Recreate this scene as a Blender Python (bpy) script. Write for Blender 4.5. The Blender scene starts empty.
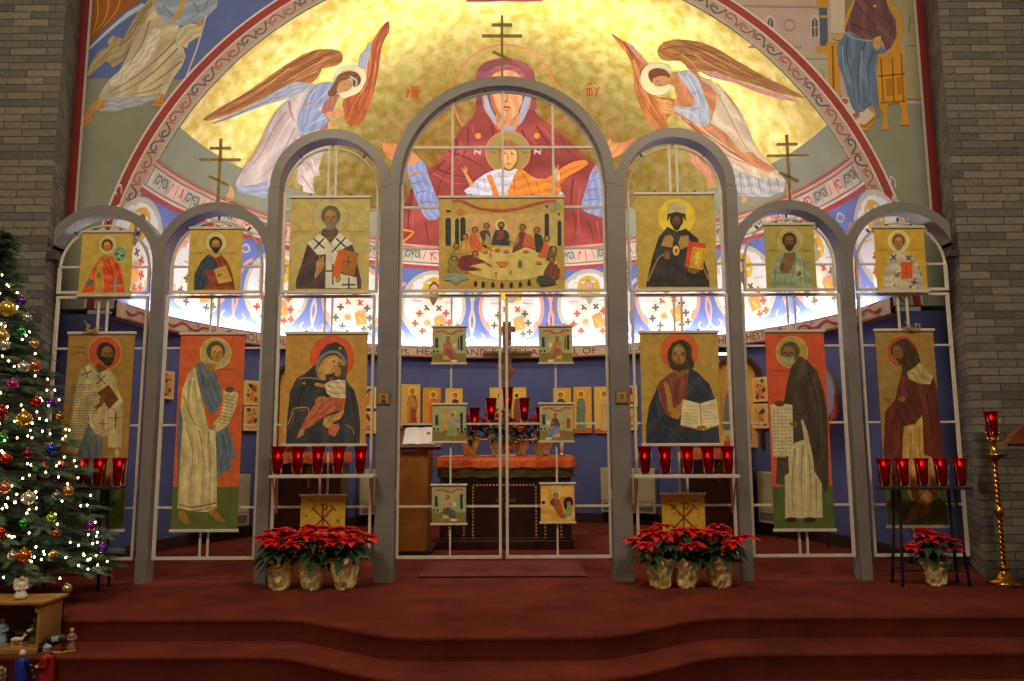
import bpy, bmesh, math, random
from mathutils import Vector, Matrix
random.seed(7)
C = bpy.context.scene.collection
PI = math.pi
# ------------------------------------------------------------------ camera model
F,TH,PSI,RO = 751.6,.1299,.0017,-.0043
CAM = Vector((.0657,0,1.2))
def ray(px,py):
    x=(px-512)/F; y=(340.5-py)/F
    c,s=math.cos(RO),math.sin(RO); x,y=x*c-y*s,x*s+y*c
    dx,dy,dz=x, math.cos(TH)-y*math.sin(TH), math.sin(TH)+y*math.cos(TH)
    c,s=math.cos(PSI),math.sin(PSI)
    return Vector((dx*c+dy*s,-dx*s+dy*c,dz))
def on_y(px,py,Y):
    d=ray(px,py); return CAM+d*(Y/d.y)
def on_z(px,py,z):
    d=ray(px,py); return CAM+d*((z-CAM.z)/d.z)
R0=3.91; DC=Vector((0,7.40,2.36))
def on_dome(px,py,off=0.0):
    d=ray(px,py).normalized(); o=CAM-DC; b=o.dot(d); q=o.dot(o)-(R0-off)**2
    D=max(0.0,b*b-q); return CAM+d*(-b+math.sqrt(D))
# ------------------------------------------------------------------ colour + materials
def lin(c): return c/12.92 if c<=.04045 else ((c+.055)/1.055)**2.4
def rgb(h,g=1.0):
    if isinstance(h,str):
        h=h.lstrip('#'); h=tuple(int(h[i:i+2],16)/255 for i in (0,2,4))
    else: h=tuple(v/255 for v in h)
    return tuple(min(.95,lin(v)*g) for v in h)
MATS={}
def mat(name,col,rough=.6,metal=0.0,noise=None,bump=0.0,scale=20,emit=None,estr=0,spec=.5,trans=0,alpha=1,coat=0):
    if name in MATS: return MATS[name]
    m=bpy.data.materials.new(name); m.use_nodes=True; nt=m.node_tree; b=nt.nodes['Principled BSDF']
    c=rgb(col); b.inputs['Base Color'].default_value=(*c,1)
    b.inputs['Roughness'].default_value=rough; b.inputs['Metallic'].default_value=metal
    b.inputs['Specular IOR Level'].default_value=spec
    if trans: b.inputs['Transmission Weight'].default_value=trans
    if coat: b.inputs['Coat Weight'].default_value=coat
    if emit:
        b.inputs['Emission Color'].default_value=(*rgb(emit),1); b.inputs['Emission Strength'].default_value=estr
    if noise or bump:
        tc=nt.nodes.new('ShaderNodeTexCoord'); n=nt.nodes.new('ShaderNodeTexNoise')
        n.inputs['Scale'].default_value=scale; n.inputs['Detail'].default_value=5
        nt.links.new(tc.outputs['Object'],n.inputs['Vector'])
        if noise:
            r=nt.nodes.new('ShaderNodeMix'); r.data_type='RGBA'
            r.inputs[6].default_value=(*c,1); r.inputs[7].default_value=(*rgb(noise),1)
            mr=nt.nodes.new('ShaderNodeMapRange'); mr.inputs[1].default_value=.35; mr.inputs[2].default_value=.65
            nt.links.new(n.outputs['Fac'],mr.inputs[0]); nt.links.new(mr.outputs[0],r.inputs[0])
            nt.links.new(r.outputs[2],b.inputs['Base Color'])
        if bump:
            bp=nt.nodes.new('ShaderNodeBump'); bp.inputs['Strength'].default_value=bump; bp.inputs['Distance'].default_value=.02
            nt.links.new(n.outputs['Fac'],bp.inputs['Height']); nt.links.new(bp.outputs[0],b.inputs['Normal'])
    MATS[name]=m; return m
def paint_mat(name,rough=.6,var=.12,scale=6,metal=0.0,aged=None):
    m=bpy.data.materials.new(name); m.use_nodes=True; nt=m.node_tree; b=nt.nodes['Principled BSDF']
    a=nt.nodes.new('ShaderNodeAttribute'); a.attribute_name='Col'
    tc=nt.nodes.new('ShaderNodeTexCoord'); n=nt.nodes.new('ShaderNodeTexNoise'); n.inputs['Scale'].default_value=scale; n.inputs['Detail'].default_value=6
    nt.links.new(tc.outputs['Object'],n.inputs['Vector'])
    mr=nt.nodes.new('ShaderNodeMapRange'); mr.inputs[1].default_value=.3; mr.inputs[2].default_value=.7
    mr.inputs[3].default_value=1-var; mr.inputs[4].default_value=1+var
    nt.links.new(n.outputs['Fac'],mr.inputs[0])
    v=nt.nodes.new('ShaderNodeVectorMath'); v.operation='SCALE'
    nt.links.new(a.outputs['Color'],v.inputs[0]); nt.links.new(mr.outputs[0],v.inputs['Scale'])
    nt.links.new(v.outputs[0],b.inputs['Base Color'])
    b.inputs['Roughness'].default_value=rough; b.inputs['Metallic'].default_value=metal; b.inputs['Specular IOR Level'].default_value=.3
    return m
def gold_mat(name,c1,c2,rough,metal,scale,bump):
    m=mat(name,c1,rough,metal,noise=c2,bump=bump,scale=scale)
    return m
# ------------------------------------------------------------------ object helpers
def obj(name,bm,m=None,parent=None,smooth=False,label=None):
    me=bpy.data.meshes.new(name); bm.to_mesh(me); bm.free()
    for x in (m if isinstance(m,(list,tuple)) else [m] if m else []): me.materials.append(x)
    if smooth:
        for p in me.polygons: p.use_smooth=True
    o=bpy.data.objects.new(name,me); C.objects.link(o)
    if parent: o.parent=parent
    if label: o['label']=label
    return o
def struct(name,bm,m,parent=None,smooth=False):
    o=obj(name,bm,m,parent,smooth)
    if not parent: o['kind']='structure'
    return o
def tag(o,label,cat,group=None,kind=None):
    o['label']=label; o['category']=cat
    if group: o['group']=group
    if kind: o['kind']=kind
    return o
def thing(name,label,cat,loc=(0,0,0),rz=0,group=None):
    o=bpy.data.objects.new(name,None); C.objects.link(o); o.location=loc; o.rotation_euler=(0,0,rz)
    o.empty_display_size=.05
    return tag(o,label,cat,group)
def dup(root,loc,rz=0,label=None,group=None,scale=None):
    r=root.copy(); C.objects.link(r); r.location=loc; r.rotation_euler=(0,0,rz)
    if scale: r.scale=(scale,)*3
    if label: r['label']=label
    if group: r['group']=group
    for ch in list(root.children):
        c=ch.copy(); C.objects.link(c); c.parent=r
        for g in ch.children:
            d=g.copy(); C.objects.link(d); d.parent=c
    return r
def B(): return bmesh.new()
def box(bm,x0,x1,y0,y1,z0,z1,mi=0,M=None):
    v=[bm.verts.new((x,y,z)) for x in (x0,x1) for y in (y0,y1) for z in (z0,z1)]
    fs=[(0,1,3,2),(4,6,7,5),(0,4,5,1),(2,3,7,6),(0,2,6,4),(1,5,7,3)]
    out=[]
    for f in fs:
        a=bm.faces.new([v[i] for i in f]); a.material_index=mi; out.append(a)
    if M is not None: bmesh.ops.transform(bm,matrix=M,verts=v)
    return v
def bbox(bm,x0,x1,y0,y1,z0,z1,bev=.004,mi=0,M=None):
    v=box(bm,x0,x1,y0,y1,z0,z1,mi)
    es=list({e for q in v for e in q.link_edges})
    r=bmesh.ops.bevel(bm,geom=es,offset=bev,segments=2,affect='EDGES',profile=.5)
    if M is not None:
        vs={q for f in r['faces'] for q in f.verts}; 
        # collect whole island
        st=list(vs); seen=set(st)
        while st:
            q=st.pop()
            for e in q.link_edges:
                w=e.other_vert(q)
                if w not in seen: seen.add(w); st.append(w)
        bmesh.ops.transform(bm,matrix=M,verts=list(seen))
def tube(bm,pts,r,n=8,mi=0,caps=True,closed=False):
    pts=[Vector(p) for p in pts]; N=len(pts)
    rs=r if isinstance(r,(list,tuple)) else [r]*N
    rings=[]; up=None
    for i,p in enumerate(pts):
        a=pts[(i-1)%N] if (closed or i>0) else p; b=pts[(i+1)%N] if (closed or i<N-1) else p
        t=(b-a).normalized()
        if up is None:
            up=Vector((0,0,1)) if abs(t.z)<.9 else Vector((1,0,0))
        s=t.cross(up)
        if s.length<1e-4: s=t.cross(Vector((0,1,0)))
        s.normalize(); u=s.cross(t).normalized(); up=u
        rings.append([bm.verts.new(p+(s*math.cos(2*PI*k/n)+u*math.sin(2*PI*k/n))*rs[i]) for k in range(n)])
    for i in range(N if closed else N-1):
        A,Bq=rings[i],rings[(i+1)%N]
        for k in range(n):
            f=bm.faces.new((A[k],A[(k+1)%n],Bq[(k+1)%n],Bq[k])); f.material_index=mi; f.smooth=True
    if caps and not closed:
        for A in (rings[0],rings[-1]):
            try: f=bm.faces.new(A); f.material_index=mi
            except: pass
def lathe(bm,prof,c=(0,0,0),n=24,mi=0,jit=None):
    c=Vector(c); rings=[]
    for i,(r,z) in enumerate(prof):
        if r<1e-5: rings.append([bm.verts.new(c+Vector((0,0,z)))])
        else:
            rings.append([bm.verts.new(c+Vector(((r+(jit(i,k) if jit else 0))*math.cos(2*PI*k/n),(r+(jit(i,k) if jit else 0))*math.sin(2*PI*k/n),z))) for k in range(n)])
    for A,Bq in zip(rings,rings[1:]):
        for k in range(n):
            a=[A[k%len(A)],A[(k+1)%len(A)]] if len(A)>1 else [A[0]]
            b=[Bq[(k+1)%len(Bq)],Bq[k%len(Bq)]] if len(Bq)>1 else [Bq[0]]
            vs=a+b
            if len(vs)>=3:
                try: f=bm.faces.new(vs); f.material_index=mi; f.smooth=True
                except: pass
def ball(bm,c,r,seg=12,mi=0,sc=(1,1,1)):
    res=bmesh.ops.create_uvsphere(bm,u_segments=seg,v_segments=max(6,seg*2//3),radius=r,matrix=Matrix.Translation(c)@Matrix.Diagonal((*sc,1)))
    for v in res['verts']:
        for f in v.link_faces: f.material_index=mi; f.smooth=True
def extr(bm,pts,y0,y1,mi=0):
    """solid from a closed outline in XZ between y0 and y1 (convex or concave)"""
    a=[bm.verts.new((p[0],y0,p[1])) for p in pts]; b=[bm.verts.new((p[0],y1,p[1])) for p in pts]
    n=len(pts); fs=[bm.faces.new(a),bm.faces.new(b[::-1])]
    for i in range(n): fs.append(bm.faces.new((a[i],b[i],b[(i+1)%n],a[(i+1)%n])))
    for f in fs: f.material_index=mi
    bmesh.ops.triangulate(bm,faces=fs[:2])
# ------------------------------------------------------------------ painter: coloured outlines laid on a real surface
def smooth_pts(pts,closed=True,k=4):
    n=len(pts); out=[]
    rng=range(n) if closed else range(n-1)
    for i in rng:
        if closed: p0,p1,p2,p3=pts[i-1],pts[i],pts[(i+1)%n],pts[(i+2)%n]
        else: p0,p1,p2,p3=pts[max(0,i-1)],pts[i],pts[i+1],pts[min(n-1,i+2)]
        for j in range(k):
            t=j/k; t2=t*t; t3=t2*t
            out.append(tuple(.5*((2*p1[a])+(-p0[a]+p2[a])*t+(2*p0[a]-5*p1[a]+4*p2[a]-p3[a])*t2+(-p0[a]+3*p1[a]-3*p2[a]+p3[a])*t3) for a in (0,1)))
    if not closed: out.append(tuple(pts[-1][:2]))
    return out
class Paint:
    def __init__(s,mapf,step=None,lay=.0003,gain=1.0,base=.001,T=(0,0,1)):
        s.bm=bmesh.new(); s.cl=s.bm.loops.layers.float_color.new('Col'); s.map=mapf; s.step=step
        s.off=base; s.lay=lay; s.gain=gain; s.T=T; s.folds=0.0
    def crop(s,x0,y0,k): s.T=(x0,y0,k); return s
    def _t(s,p): return (s.T[0]+p[0]/s.T[2], s.T[1]+p[1]/s.T[2])
    def _emit(s,bt,col,mi=0,fold=None):
        step=s.step
        if fold:
            n=len(bt.verts); mx=sum(v.co.x for v in bt.verts)/n; my=sum(v.co.y for v in bt.verts)/n
            sxx=sum((v.co.x-mx)**2 for v in bt.verts); syy=sum((v.co.y-my)**2 for v in bt.verts); sxy=sum((v.co.x-mx)*(v.co.y-my) for v in bt.verts)
            th=.5*math.atan2(2*sxy,sxx-syy); ux,uy=-math.sin(th),math.cos(th)
            us=[(v.co.x-mx)*ux+(v.co.y-my)*uy for v in bt.verts]; wd=max(us)-min(us)
            if wd<(4 if fold>0 else 15): fold=None
            else:
              fold=abs(fold); per=max(2.2,wd/3.2); step=min(step or 99,max(.8,per/4.5)); ph=random.uniform(0,6.28)
        if step:
            xs=[v.co.x for v in bt.verts]; ys=[v.co.y for v in bt.verts]
            if not xs: bt.free(); return
            for ax,lo,hi in ((0,min(xs),max(xs)),(1,min(ys),max(ys))):
                q=math.floor(lo/step)+1
                while q*step<hi:
                    co=[0,0,0];co[ax]=q*step;no=[0,0,0];no[ax]=1
                    bmesh.ops.bisect_plane(bt,geom=bt.verts[:]+bt.edges[:]+bt.faces[:],plane_co=co,plane_no=no); q+=1
        c=(*rgb(col,s.gain),1) if not (isinstance(col,tuple) and len(col)==4) else col
        m={v:s.bm.verts.new(s.map(v.co.x,v.co.y,s.off)) for v in bt.verts}; K={}
        if fold:
            for v in bt.verts:
                u=(v.co.x-mx)*ux+(v.co.y-my)*uy; w=-(v.co.x-mx)*uy+(v.co.y-my)*ux
                a=u/per+.30*math.sin(w/per*1.1+ph)+.12*math.sin(w/per*2.7+2*ph)
                f=.55*math.sin(6.28*a+ph)+.35*math.sin(6.28*a*2.17+1.7*ph)+.2*math.sin(w/per*1.9+ph*3)
                f=f if f<0 else f*1.15
                K[v]=tuple(min(1,max(0,x*(1+fold*f)+(.05*fold*f if f>0 else 0))) for x in c[:3])+(1,)
        for f in bt.faces:
            try: g=s.bm.faces.new([m[v] for v in f.verts])
            except ValueError: continue
            g.material_index=mi
            for l,v in zip(g.loops,f.verts): l[s.cl]=K.get(v,c)
        bt.free()
    def _poly(s,pts,col,mi=0,fold=None):
        bt=bmesh.new(); vs=[]
        for p in pts:
            if vs and (Vector((*p,0))-vs[-1].co).length<1e-6: continue
            vs.append(bt.verts.new((*p,0)))
        if len(vs)<3: bt.free(); return
        f=bt.faces.new(vs); f.normal_update(); bmesh.ops.triangulate(bt,faces=[f]); s._emit(bt,col,mi,fold)
    def poly(s,pts,col,sm=0,mi=0,up=True):
        pts=[s._t(p) for p in pts]
        if sm: pts=smooth_pts(pts,True,sm)
        if up: s.off+=s.lay
        s._poly(pts,col,mi,(s.folds if sm==1 else -s.folds) if (sm and s.folds) else None); return s
    def ell(s,cx,cy,rx,ry,col,rot=0,n=28,mi=0,up=True,a0=0,a1=360):
        c,q=math.cos(rot),math.sin(rot); P=[]
        full=(a1-a0)>=360
        for i in range(n if full else n+1):
            a=math.radians(a0+(a1-a0)*i/n); x,y=rx*math.cos(a),ry*math.sin(a); P.append((cx+x*c-y*q,cy+x*q+y*c))
        return s.poly(P,col,mi=mi,up=up)
    def _strip(s,pts,w,col,closed=False,mi=0,w1=None):
        bt=bmesh.new(); n=len(pts); L=[];Rr=[]
        for i,p in enumerate(pts):
            a=pts[i-1] if (closed or i>0) else p; b=pts[(i+1)%n] if (closed or i<n-1) else p
            dx,dy=b[0]-a[0],b[1]-a[1]; l=math.hypot(dx,dy) or 1
            ww=w if w1 is None else w+(w1-w)*i/max(1,n-1)
            nx,ny=-dy/l*ww/2,dx/l*ww/2
            L.append(bt.verts.new((p[0]+nx,p[1]+ny,0))); Rr.append(bt.verts.new((p[0]-nx,p[1]-ny,0)))
        for i in range(n if closed else n-1):
            j=(i+1)%n
            try: bt.faces.new((L[i],L[j],Rr[j],Rr[i]))
            except: pass
        s._emit(bt,col,mi)
    def line(s,pts,w,col,sm=3,closed=False,w1=None,mi=0,up=True):
        pts=[s._t(p) for p in pts]; k=s.T[2]
        if sm and len(pts)>2: pts=smooth_pts(pts,closed,sm)
        if up: s.off+=s.lay
        s._strip(pts,w/k,col,closed,mi,None if w1 is None else w1/k); return s
    def lines(s,LL,w,col,sm=3,w1=None):
        s.off+=s.lay
        if w1 is None and sm: w1=w*.35
        for L in LL: s.line(L,w,col,sm,w1=w1,up=False)
        return s
    def ring(s,cx,cy,r,w,col,n=32,ry=None):
        return s.line([(cx+r*math.cos(2*PI*i/n),cy+(ry or r)*math.sin(2*PI*i/n)) for i in range(n)],w,col,sm=0,closed=True)
    def text(s,body,x,y,h,col,rot=0,wid=None,sy=-1):
        """body starts at (x,y) baseline, cap height h (crop units)"""
        cu=bpy.data.curves.new('t','FONT'); cu.body=body; cu.resolution_u=2
        o=bpy.data.objects.new('t',cu); C.objects.link(o); bpy.context.view_layer.update()
        me=bpy.data.meshes.new_from_object(o); bpy.data.objects.remove(o)
        k=h/.7; xs=[v.co.x for v in me.vertices]; W=(max(xs)-min(xs)) if xs else 1
        kx=k if wid is None else wid/W
        bt=bmesh.new(); bt.from_mesh(me); c,q=math.cos(rot),math.sin(rot)
        for v in bt.verts:
            a,b=v.co.x*kx,sy*v.co.y*k; p=s._t((x+a*c-b*q,y+a*q+b*c)); v.co=(p[0],p[1],0)
        s.off+=s.lay; st=s.step; s.step=None; s._emit(bt,col); s.step=st; bpy.data.meshes.remove(me)
        return s
    def build(s,name,m,parent=None,label=None):
        o=obj(name,s.bm,m,parent,label=label); return o
def flat(Y): return lambda x,y,off: on_y(x,y,Y-off)
def domap(x,y,off): return on_dome(x,y,off)
def dome_az(az0):
    def f(u,w,off):
        r=math.sqrt(max(.01,(R0-off)**2-(w-DC.z)**2)); a=az0+u/3.84
        return Vector((r*math.sin(a),DC.y+r*math.cos(a),w))
    return f
# ------------------------------------------------------------------ palette
M_paint=paint_mat('mural_paint',.65,.06,5)
M_canvas=paint_mat('printed_canvas',.55,.16,14)
M_icon=paint_mat('painted_icon',.4,.12,30)
M_grey=mat('grey_painted_steel',(128,125,121),.45,noise=(118,115,110),scale=3)
M_white=mat('cream_enamel',(212,206,190),.4,noise=(198,192,176),scale=9)
M_gold=gold_mat('gold_leaf_dome',(250,236,152),(216,190,74),.33,.88,7.5,.10)
M_brass=mat('polished_brass',(214,164,62),.22,1.0,noise=(180,128,40),scale=12)
def carpet_mat():
    m=mat('red_carpet',(124,50,36),.95,bump=.35,scale=160,spec=.1); nt=m.node_tree; b=nt.nodes['Principled BSDF']
    tc=nt.nodes.new('ShaderNodeTexCoord'); n=nt.nodes.new('ShaderNodeTexNoise'); n.inputs['Scale'].default_value=2.2; n.inputs['Detail'].default_value=8; n.inputs['Roughness'].default_value=.7
    nt.links.new(tc.outputs['Object'],n.inputs['Vector']); r=nt.nodes.new('ShaderNodeValToRGB')
    r.color_ramp.elements[0].position=.35; r.color_ramp.elements[1].position=.65
    r.color_ramp.elements[0].color=(*rgb((86,37,32)),1); r.color_ramp.elements[1].color=(*rgb((116,51,36)),1)
    nt.links.new(n.outputs['Fac'],r.inputs[0]); nt.links.new(r.outputs[0],b.inputs['Base Color']); return m
M_carpet=carpet_mat()
M_blue=mat('blue_apse_paint',(84,94,150),.75,noise=(80,88,142),scale=4)
def brick_mat():
    m=bpy.data.materials.new('grey_brick'); m.use_nodes=True; nt=m.node_tree; b=nt.nodes['Principled BSDF']
    tc=nt.nodes.new('ShaderNodeUVMap'); br=nt.nodes.new('ShaderNodeTexBrick')
    br.inputs['Scale'].default_value=1; br.inputs['Brick Width'].default_value=.335; br.inputs['Row Height'].default_value=.072
    br.inputs['Mortar Size'].default_value=.0045; br.inputs['Bias'].default_value=-.1
    br.inputs['Color1'].default_value=(*rgb((128,124,110)),1); br.inputs['Color2'].default_value=(*rgb((84,84,80)),1)
    br.inputs['Mortar'].default_value=(*rgb((70,66,58)),1); br.inputs['Mortar Smooth'].default_value=.1
    nt.links.new(tc.outputs['UV'],br.inputs['Vector'])
    n=nt.nodes.new('ShaderNodeTexNoise'); n.inputs['Scale'].default_value=26; n.inputs['Detail'].default_value=6; nt.links.new(tc.outputs['UV'],n.inputs['Vector'])
    mr=nt.nodes.new('ShaderNodeMapRange'); mr.inputs[1].default_value=.3; mr.inputs[2].default_value=.7; mr.inputs[3].default_value=.82; mr.inputs[4].default_value=1.15
    nt.links.new(n.outputs['Fac'],mr.inputs[0]); v=nt.nodes.new('ShaderNodeVectorMath'); v.operation='SCALE'
    nt.links.new(br.outputs['Color'],v.inputs[0]); nt.links.new(mr.outputs[0],v.inputs['Scale']); nt.links.new(v.outputs[0],b.inputs['Base Color'])
    bp=nt.nodes.new('ShaderNodeBump'); bp.inputs['Strength'].default_value=.6; bp.inputs['Distance'].default_value=.01; bp.invert=True
    ad=nt.nodes.new('ShaderNodeMath'); ad.operation='SUBTRACT'; nt.links.new(br.outputs['Fac'],ad.inputs[0])
    ms=nt.nodes.new('ShaderNodeMath'); ms.operation='MULTIPLY'; ms.inputs[1].default_value=.25; nt.links.new(n.outputs['Fac'],ms.inputs[0]); nt.links.new(ms.outputs[0],ad.inputs[1])
    nt.links.new(ad.outputs[0],bp.inputs['Height']); nt.links.new(bp.outputs[0],b.inputs['Normal'])
    b.inputs['Roughness'].default_value=.85
    return m
M_brick=brick_mat()
# ================================================================== SETTING
FZ=-.60   # nave floor
def yedge(x): # front edge of platform at x
    t=max(0.0,min(1.0,(1.55-abs(x-.0))/1.05)); s=t*t*(3-2*t)
    return 5.30-.50*s
def step_solid(name,dy,ztop,zbot):
    bm=B(); N=96; top=[];lip=[];mid=[];bot=[]
    xs=[-7.0]+[-2.4+4.8*i/N for i in range(N+1)]+[7.0]
    cols=[]
    for x in xs:
        y=yedge(x)-dy
        prof=[(12.5 if dy==0 else y+.62,ztop),(y+.02,ztop),(y+.006,ztop-.004),(y,ztop-.016),(y+.004,ztop-.03),(y+.012,ztop-.045),(y+.012,zbot)]
        cols.append([bm.verts.new((x,a,b)) for a,b in prof])
    for a,b in zip(cols,cols[1:]):
        for i in range(len(a)-1):
            f=bm.faces.new((a[i],a[i+1],b[i+1],b[i])); f.smooth=True
    return struct(name,bm,M_carpet)
step_solid('floor_platform',0,0,-.15)
step_solid('floor_step',.33,-.15,-.32)
step_solid('floor_step',.66,-.32,-.6)
bm=B(); v=[bm.verts.new(p) for p in ((-8,-3,FZ),(8,-3,FZ),(8,6,FZ),(-8,6,FZ))]; bm.faces.new(v); struct('floor',bm,M_carpet)
# brick piers (UV in metres along the wall)
def pier(name,sx):
    bm=B(); uv=bm.loops.layers.uv.new('UVMap')
    path=[(7.5,6.60),(4.10,6.60),(4.44,7.40),(4.44,7.9)]
    s=0
    for (x0,y0),(x1,y1) in zip(path,path[1:]):
        L=math.hypot(x1-x0,y1-y0); q=[(x0,y0,0,s),(x1,y1,0,s+L),(x1,y1,8,s+L),(x0,y0,8,s)]
        if y0==y1:   # leave whole wall as is
            pass
        f=bm.faces.new([bm.verts.new((sx*p[0],p[1],p[2]-.6 if p[2]==0 else 8)) for p in q])
        for l,p in zip(f.loops,q): l[uv].uv=(p[3]+(.1 if sx<0 else .22),(p[2]-.6 if p[2]==0 else 8)+10)
        s+=L
    struct(name,bm,M_brick)
pier('wall_left',-1); pier('wall_right',1)
# apse: blue curved wall
bm=B(); N=72
cols=[]
for i in range(N+1):
    a=-PI/2+PI*i/N; cols.append([bm.verts.new((R0*math.sin(a),DC.y+R0*math.cos(a),z)) for z in (0,2.45)])
for a,b in zip(cols,cols[1:]): f=bm.faces.new((a[0],b[0],b[1],a[1])); f.smooth=True
for sx in (-1,1):
    q=[(sx*R0,DC.y,0),(sx*4.5,DC.y+.02,0),(sx*4.5,DC.y+.02,2.45),(sx*R0,DC.y,2.45)]
    bm.faces.new([bm.verts.new(p) for p in q])
struct('wall_back',bm,M_blue)
# dark red baseboard following the curve
bm=B(); cols=[]
for i in range(N+1):
    a=-PI/2+PI*i/N; cols.append([bm.verts.new((r*math.sin(a),DC.y+r*math.cos(a),z)) for r,z in ((R0-.035,0),(R0-.035,.125),(R0-.03,.13),(R0,.13))])
for a,b in zip(cols,cols[1:]):
    for k in range(3): bm.faces.new((a[k],b[k],b[k+1],a[k+1]))
struct('baseboard_back',bm,mat('baseboard_red',(52,18,14),.8,noise=(44,14,12)))
# dome shell, zones by height
ZG=4.40; ZB1,ZB0=4.00,3.70
bm=B(); N=96; zs=[2.42+ (ZB0-2.42)*i/10 for i in range(10)]+[ZB0+(ZB1-ZB0)*i/3 for i in range(3)]+[ZB1+(ZG-ZB1)*i/4 for i in range(4)]
th0=math.asin((ZG-DC.z)/R0)
zs+=[DC.z+R0*math.sin(th0+(PI/2-.002-th0)*i/22) for i in range(23)]
rings=[]
for z in zs:
    r=math.sqrt(max(0,R0*R0-(z-DC.z)**2)); rings.append([bm.verts.new((r*math.sin(-PI/2+PI*i/N),DC.y+r*math.cos(-PI/2+PI*i/N),z)) for i in range(N+1)])
for j,(A,Bq) in enumerate(zip(rings,rings[1:])):
    zc=(zs[j]+zs[j+1])/2; mi=0 if zc>ZG else 1 if zc>ZB1 else 2 if zc>ZB0 else 3
    for i in range(N): f=bm.faces.new((A[i],A[i+1],Bq[i+1],Bq[i])); f.material_index=mi; f.smooth=True
M_sage=mat('sage_wall_paint',(150,156,138),.75,noise=(142,149,130),scale=3)
M_bandw=mat('band_ground',(214,206,196),.7,noise=(204,196,186),scale=8)
M_dblue=mat('dome_blue',(96,118,196),.7,noise=(88,108,186),scale=5)
dome=struct('ceiling_dome',bm,[M_gold,M_sage,M_bandw,M_dblue])
# front wall with arched opening
bm=B(); YW=7.39; N=64; arcp=[(R0*math.cos(PI-PI*i/N),DC.z+R0*math.sin(PI-PI*i/N)) for i in range(N+1)]
inner=[(-R0,2.50)]+arcp[1:-1]+[(R0,2.50)]
arc=[(x,max(z,2.50)) for x,z in inner]
XT=4.46
outer=[]
for x,z in arc:   # radial projection to rectangle
    dx,dz=x,z-2.5; k=min(XT/abs(dx) if abs(dx)>1e-6 else 1e9,(8-2.5)/dz if dz>1e-6 else 1e9); outer.append((dx*k,2.5+dz*k))
a=[bm.verts.new((x,YW,z)) for x,z in arc]; b=[bm.verts.new((x,YW,z)) for x,z in outer]
for i in range(len(a)-1): bm.faces.new((a[i],a[i+1],b[i+1],b[i]))
a2=[bm.verts.new((x,YW+.004,z)) for x,z in arc]
for i in range(len(a)-1): bm.faces.new((a[i],a2[i],a2[i+1],a[i+1]))
for sx in (-1,1):
    q=[(sx*R0,YW,2.5),(sx*XT,YW,2.5),(sx*XT,YW+.06,2.5),(sx*R0,YW+.06,2.5)]; bm.faces.new([bm.verts.new(p) for p in q])
wallf=struct('wall_arch',bm,M_sage)
# inscription cornice with trough for the cove lighting
RB=3.77; bm=B(); N=96; cols=[]
prof=[(R0,2.395),(RB+.01,2.395),(RB,2.40),(RB,2.555),(RB+.012,2.56),(RB+.03,2.555),(RB+.03,2.47),(R0,2.47)]
A0=PI/2+.05
for i in range(N+1):
    an=-A0+2*A0*i/N; cols.append([bm.verts.new((r*math.sin(an),DC.y+r*math.cos(an),z)) for r,z in prof])
for a,b in zip(cols,cols[1:]):
    for k in range(len(prof)-1): f=bm.faces.new((a[k],b[k],b[k+1],a[k+1])); f.material_index=0
cornice=struct('trim_1',bm,[mat('cornice_cream',(206,184,158),.7,noise=(198,174,148))])
# ================================================================== ARCADE SCREEN
YS=6.53; DEP=.16
screen=thing('arch_screen','grey steel screen of seven round arches on posts across the sanctuary','screen',(0,YS,0))
def sobj(name,bm,m,parent=screen,**k):
    o=obj(name,bm,m,parent,**k); o.matrix_parent_inverse=Matrix.Translation((0,-YS,0)); return o
def ring_pts(cx,cz,ro,ri,a0,a1,n):
    o=[(cx+ro*math.cos(a0+(a1-a0)*i/n),cz+ro*math.sin(a0+(a1-a0)*i/n)) for i in range(n+1)]
    q=[(cx+ri*math.cos(a0+(a1-a0)*i/n),cz+ri*math.sin(a0+(a1-a0)*i/n)) for i in range(n+1)]
    return o,q
def arch(cx,cz,ro,t,a0=0,a1=PI,n=72,cutx=None,legs=0,oy=0.0):
    bm=B(); o,q=ring_pts(cx,cz,ro,ro-t,a0,a1,n); y0,y1=YS-oy,YS+DEP+oy; V=[]
    if cutx is not None:
        cl=lambda p:(max(-cutx,min(cutx,p[0])),p[1]); o=[cl(p) for p in o]; q=[cl(p) for p in q]
    for (ox,oz),(ix,iz) in zip(o,q): V.append([bm.verts.new((ox,y0,oz)),bm.verts.new((ox,y1,oz)),bm.verts.new((ix,y1,iz)),bm.verts.new((ix,y0,iz))])
    for a,b in zip(V,V[1:]):
        for k in range(4):
            j=(k+1)%4
            f=bm.faces.new((a[k],a[j],b[j],b[k])); f.smooth=False
    bm.faces.new(V[0]); bm.faces.new(V[-1][::-1])
    # thin inner shadow-gap ring holding the lattice
    return sobj('arch',bm,M_grey)
DZ,DR=3.48,1.022
CZ,CR,CXc=3.457,.543,1.555
BZ,BR,BXc=2.775,.542,2.565
AZ,AR,AXc=2.745,.548,3.575
arch(0,DZ,DR,.092,oy=.0012)
for s in (-1,1):
    arch(s*CXc,CZ,CR,.088); arch(s*BXc,BZ,BR,.085,oy=-.0008)
    if s<0: arch(-AXc,AZ,AR,.085,0,PI-math.asin(.175/AR)*1.0,cutx=4.0)
    else:   arch(AXc,AZ,AR,.085,math.asin(.175/AR),PI,cutx=4.0)
    bm=B(); bbox(bm,s*4.03-.05,s*4.03+.05,YS+.02,YS+.15,2.80,2.86,.004); sobj('wall_bracket',bm,mat('dark_grey_steel',(64,62,60),.5))
for s in (-1,1):
    for x0,x1,top in ((.932,1.10,3.486),(2.01,2.108,3.455),(3.022,3.112,2.80)):
        bm=B(); bbox(bm,min(s*x0,s*x1),max(s*x0,s*x1),YS+.002,YS+DEP-.002,0,top,.003); sobj('post',bm,M_grey)
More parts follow.
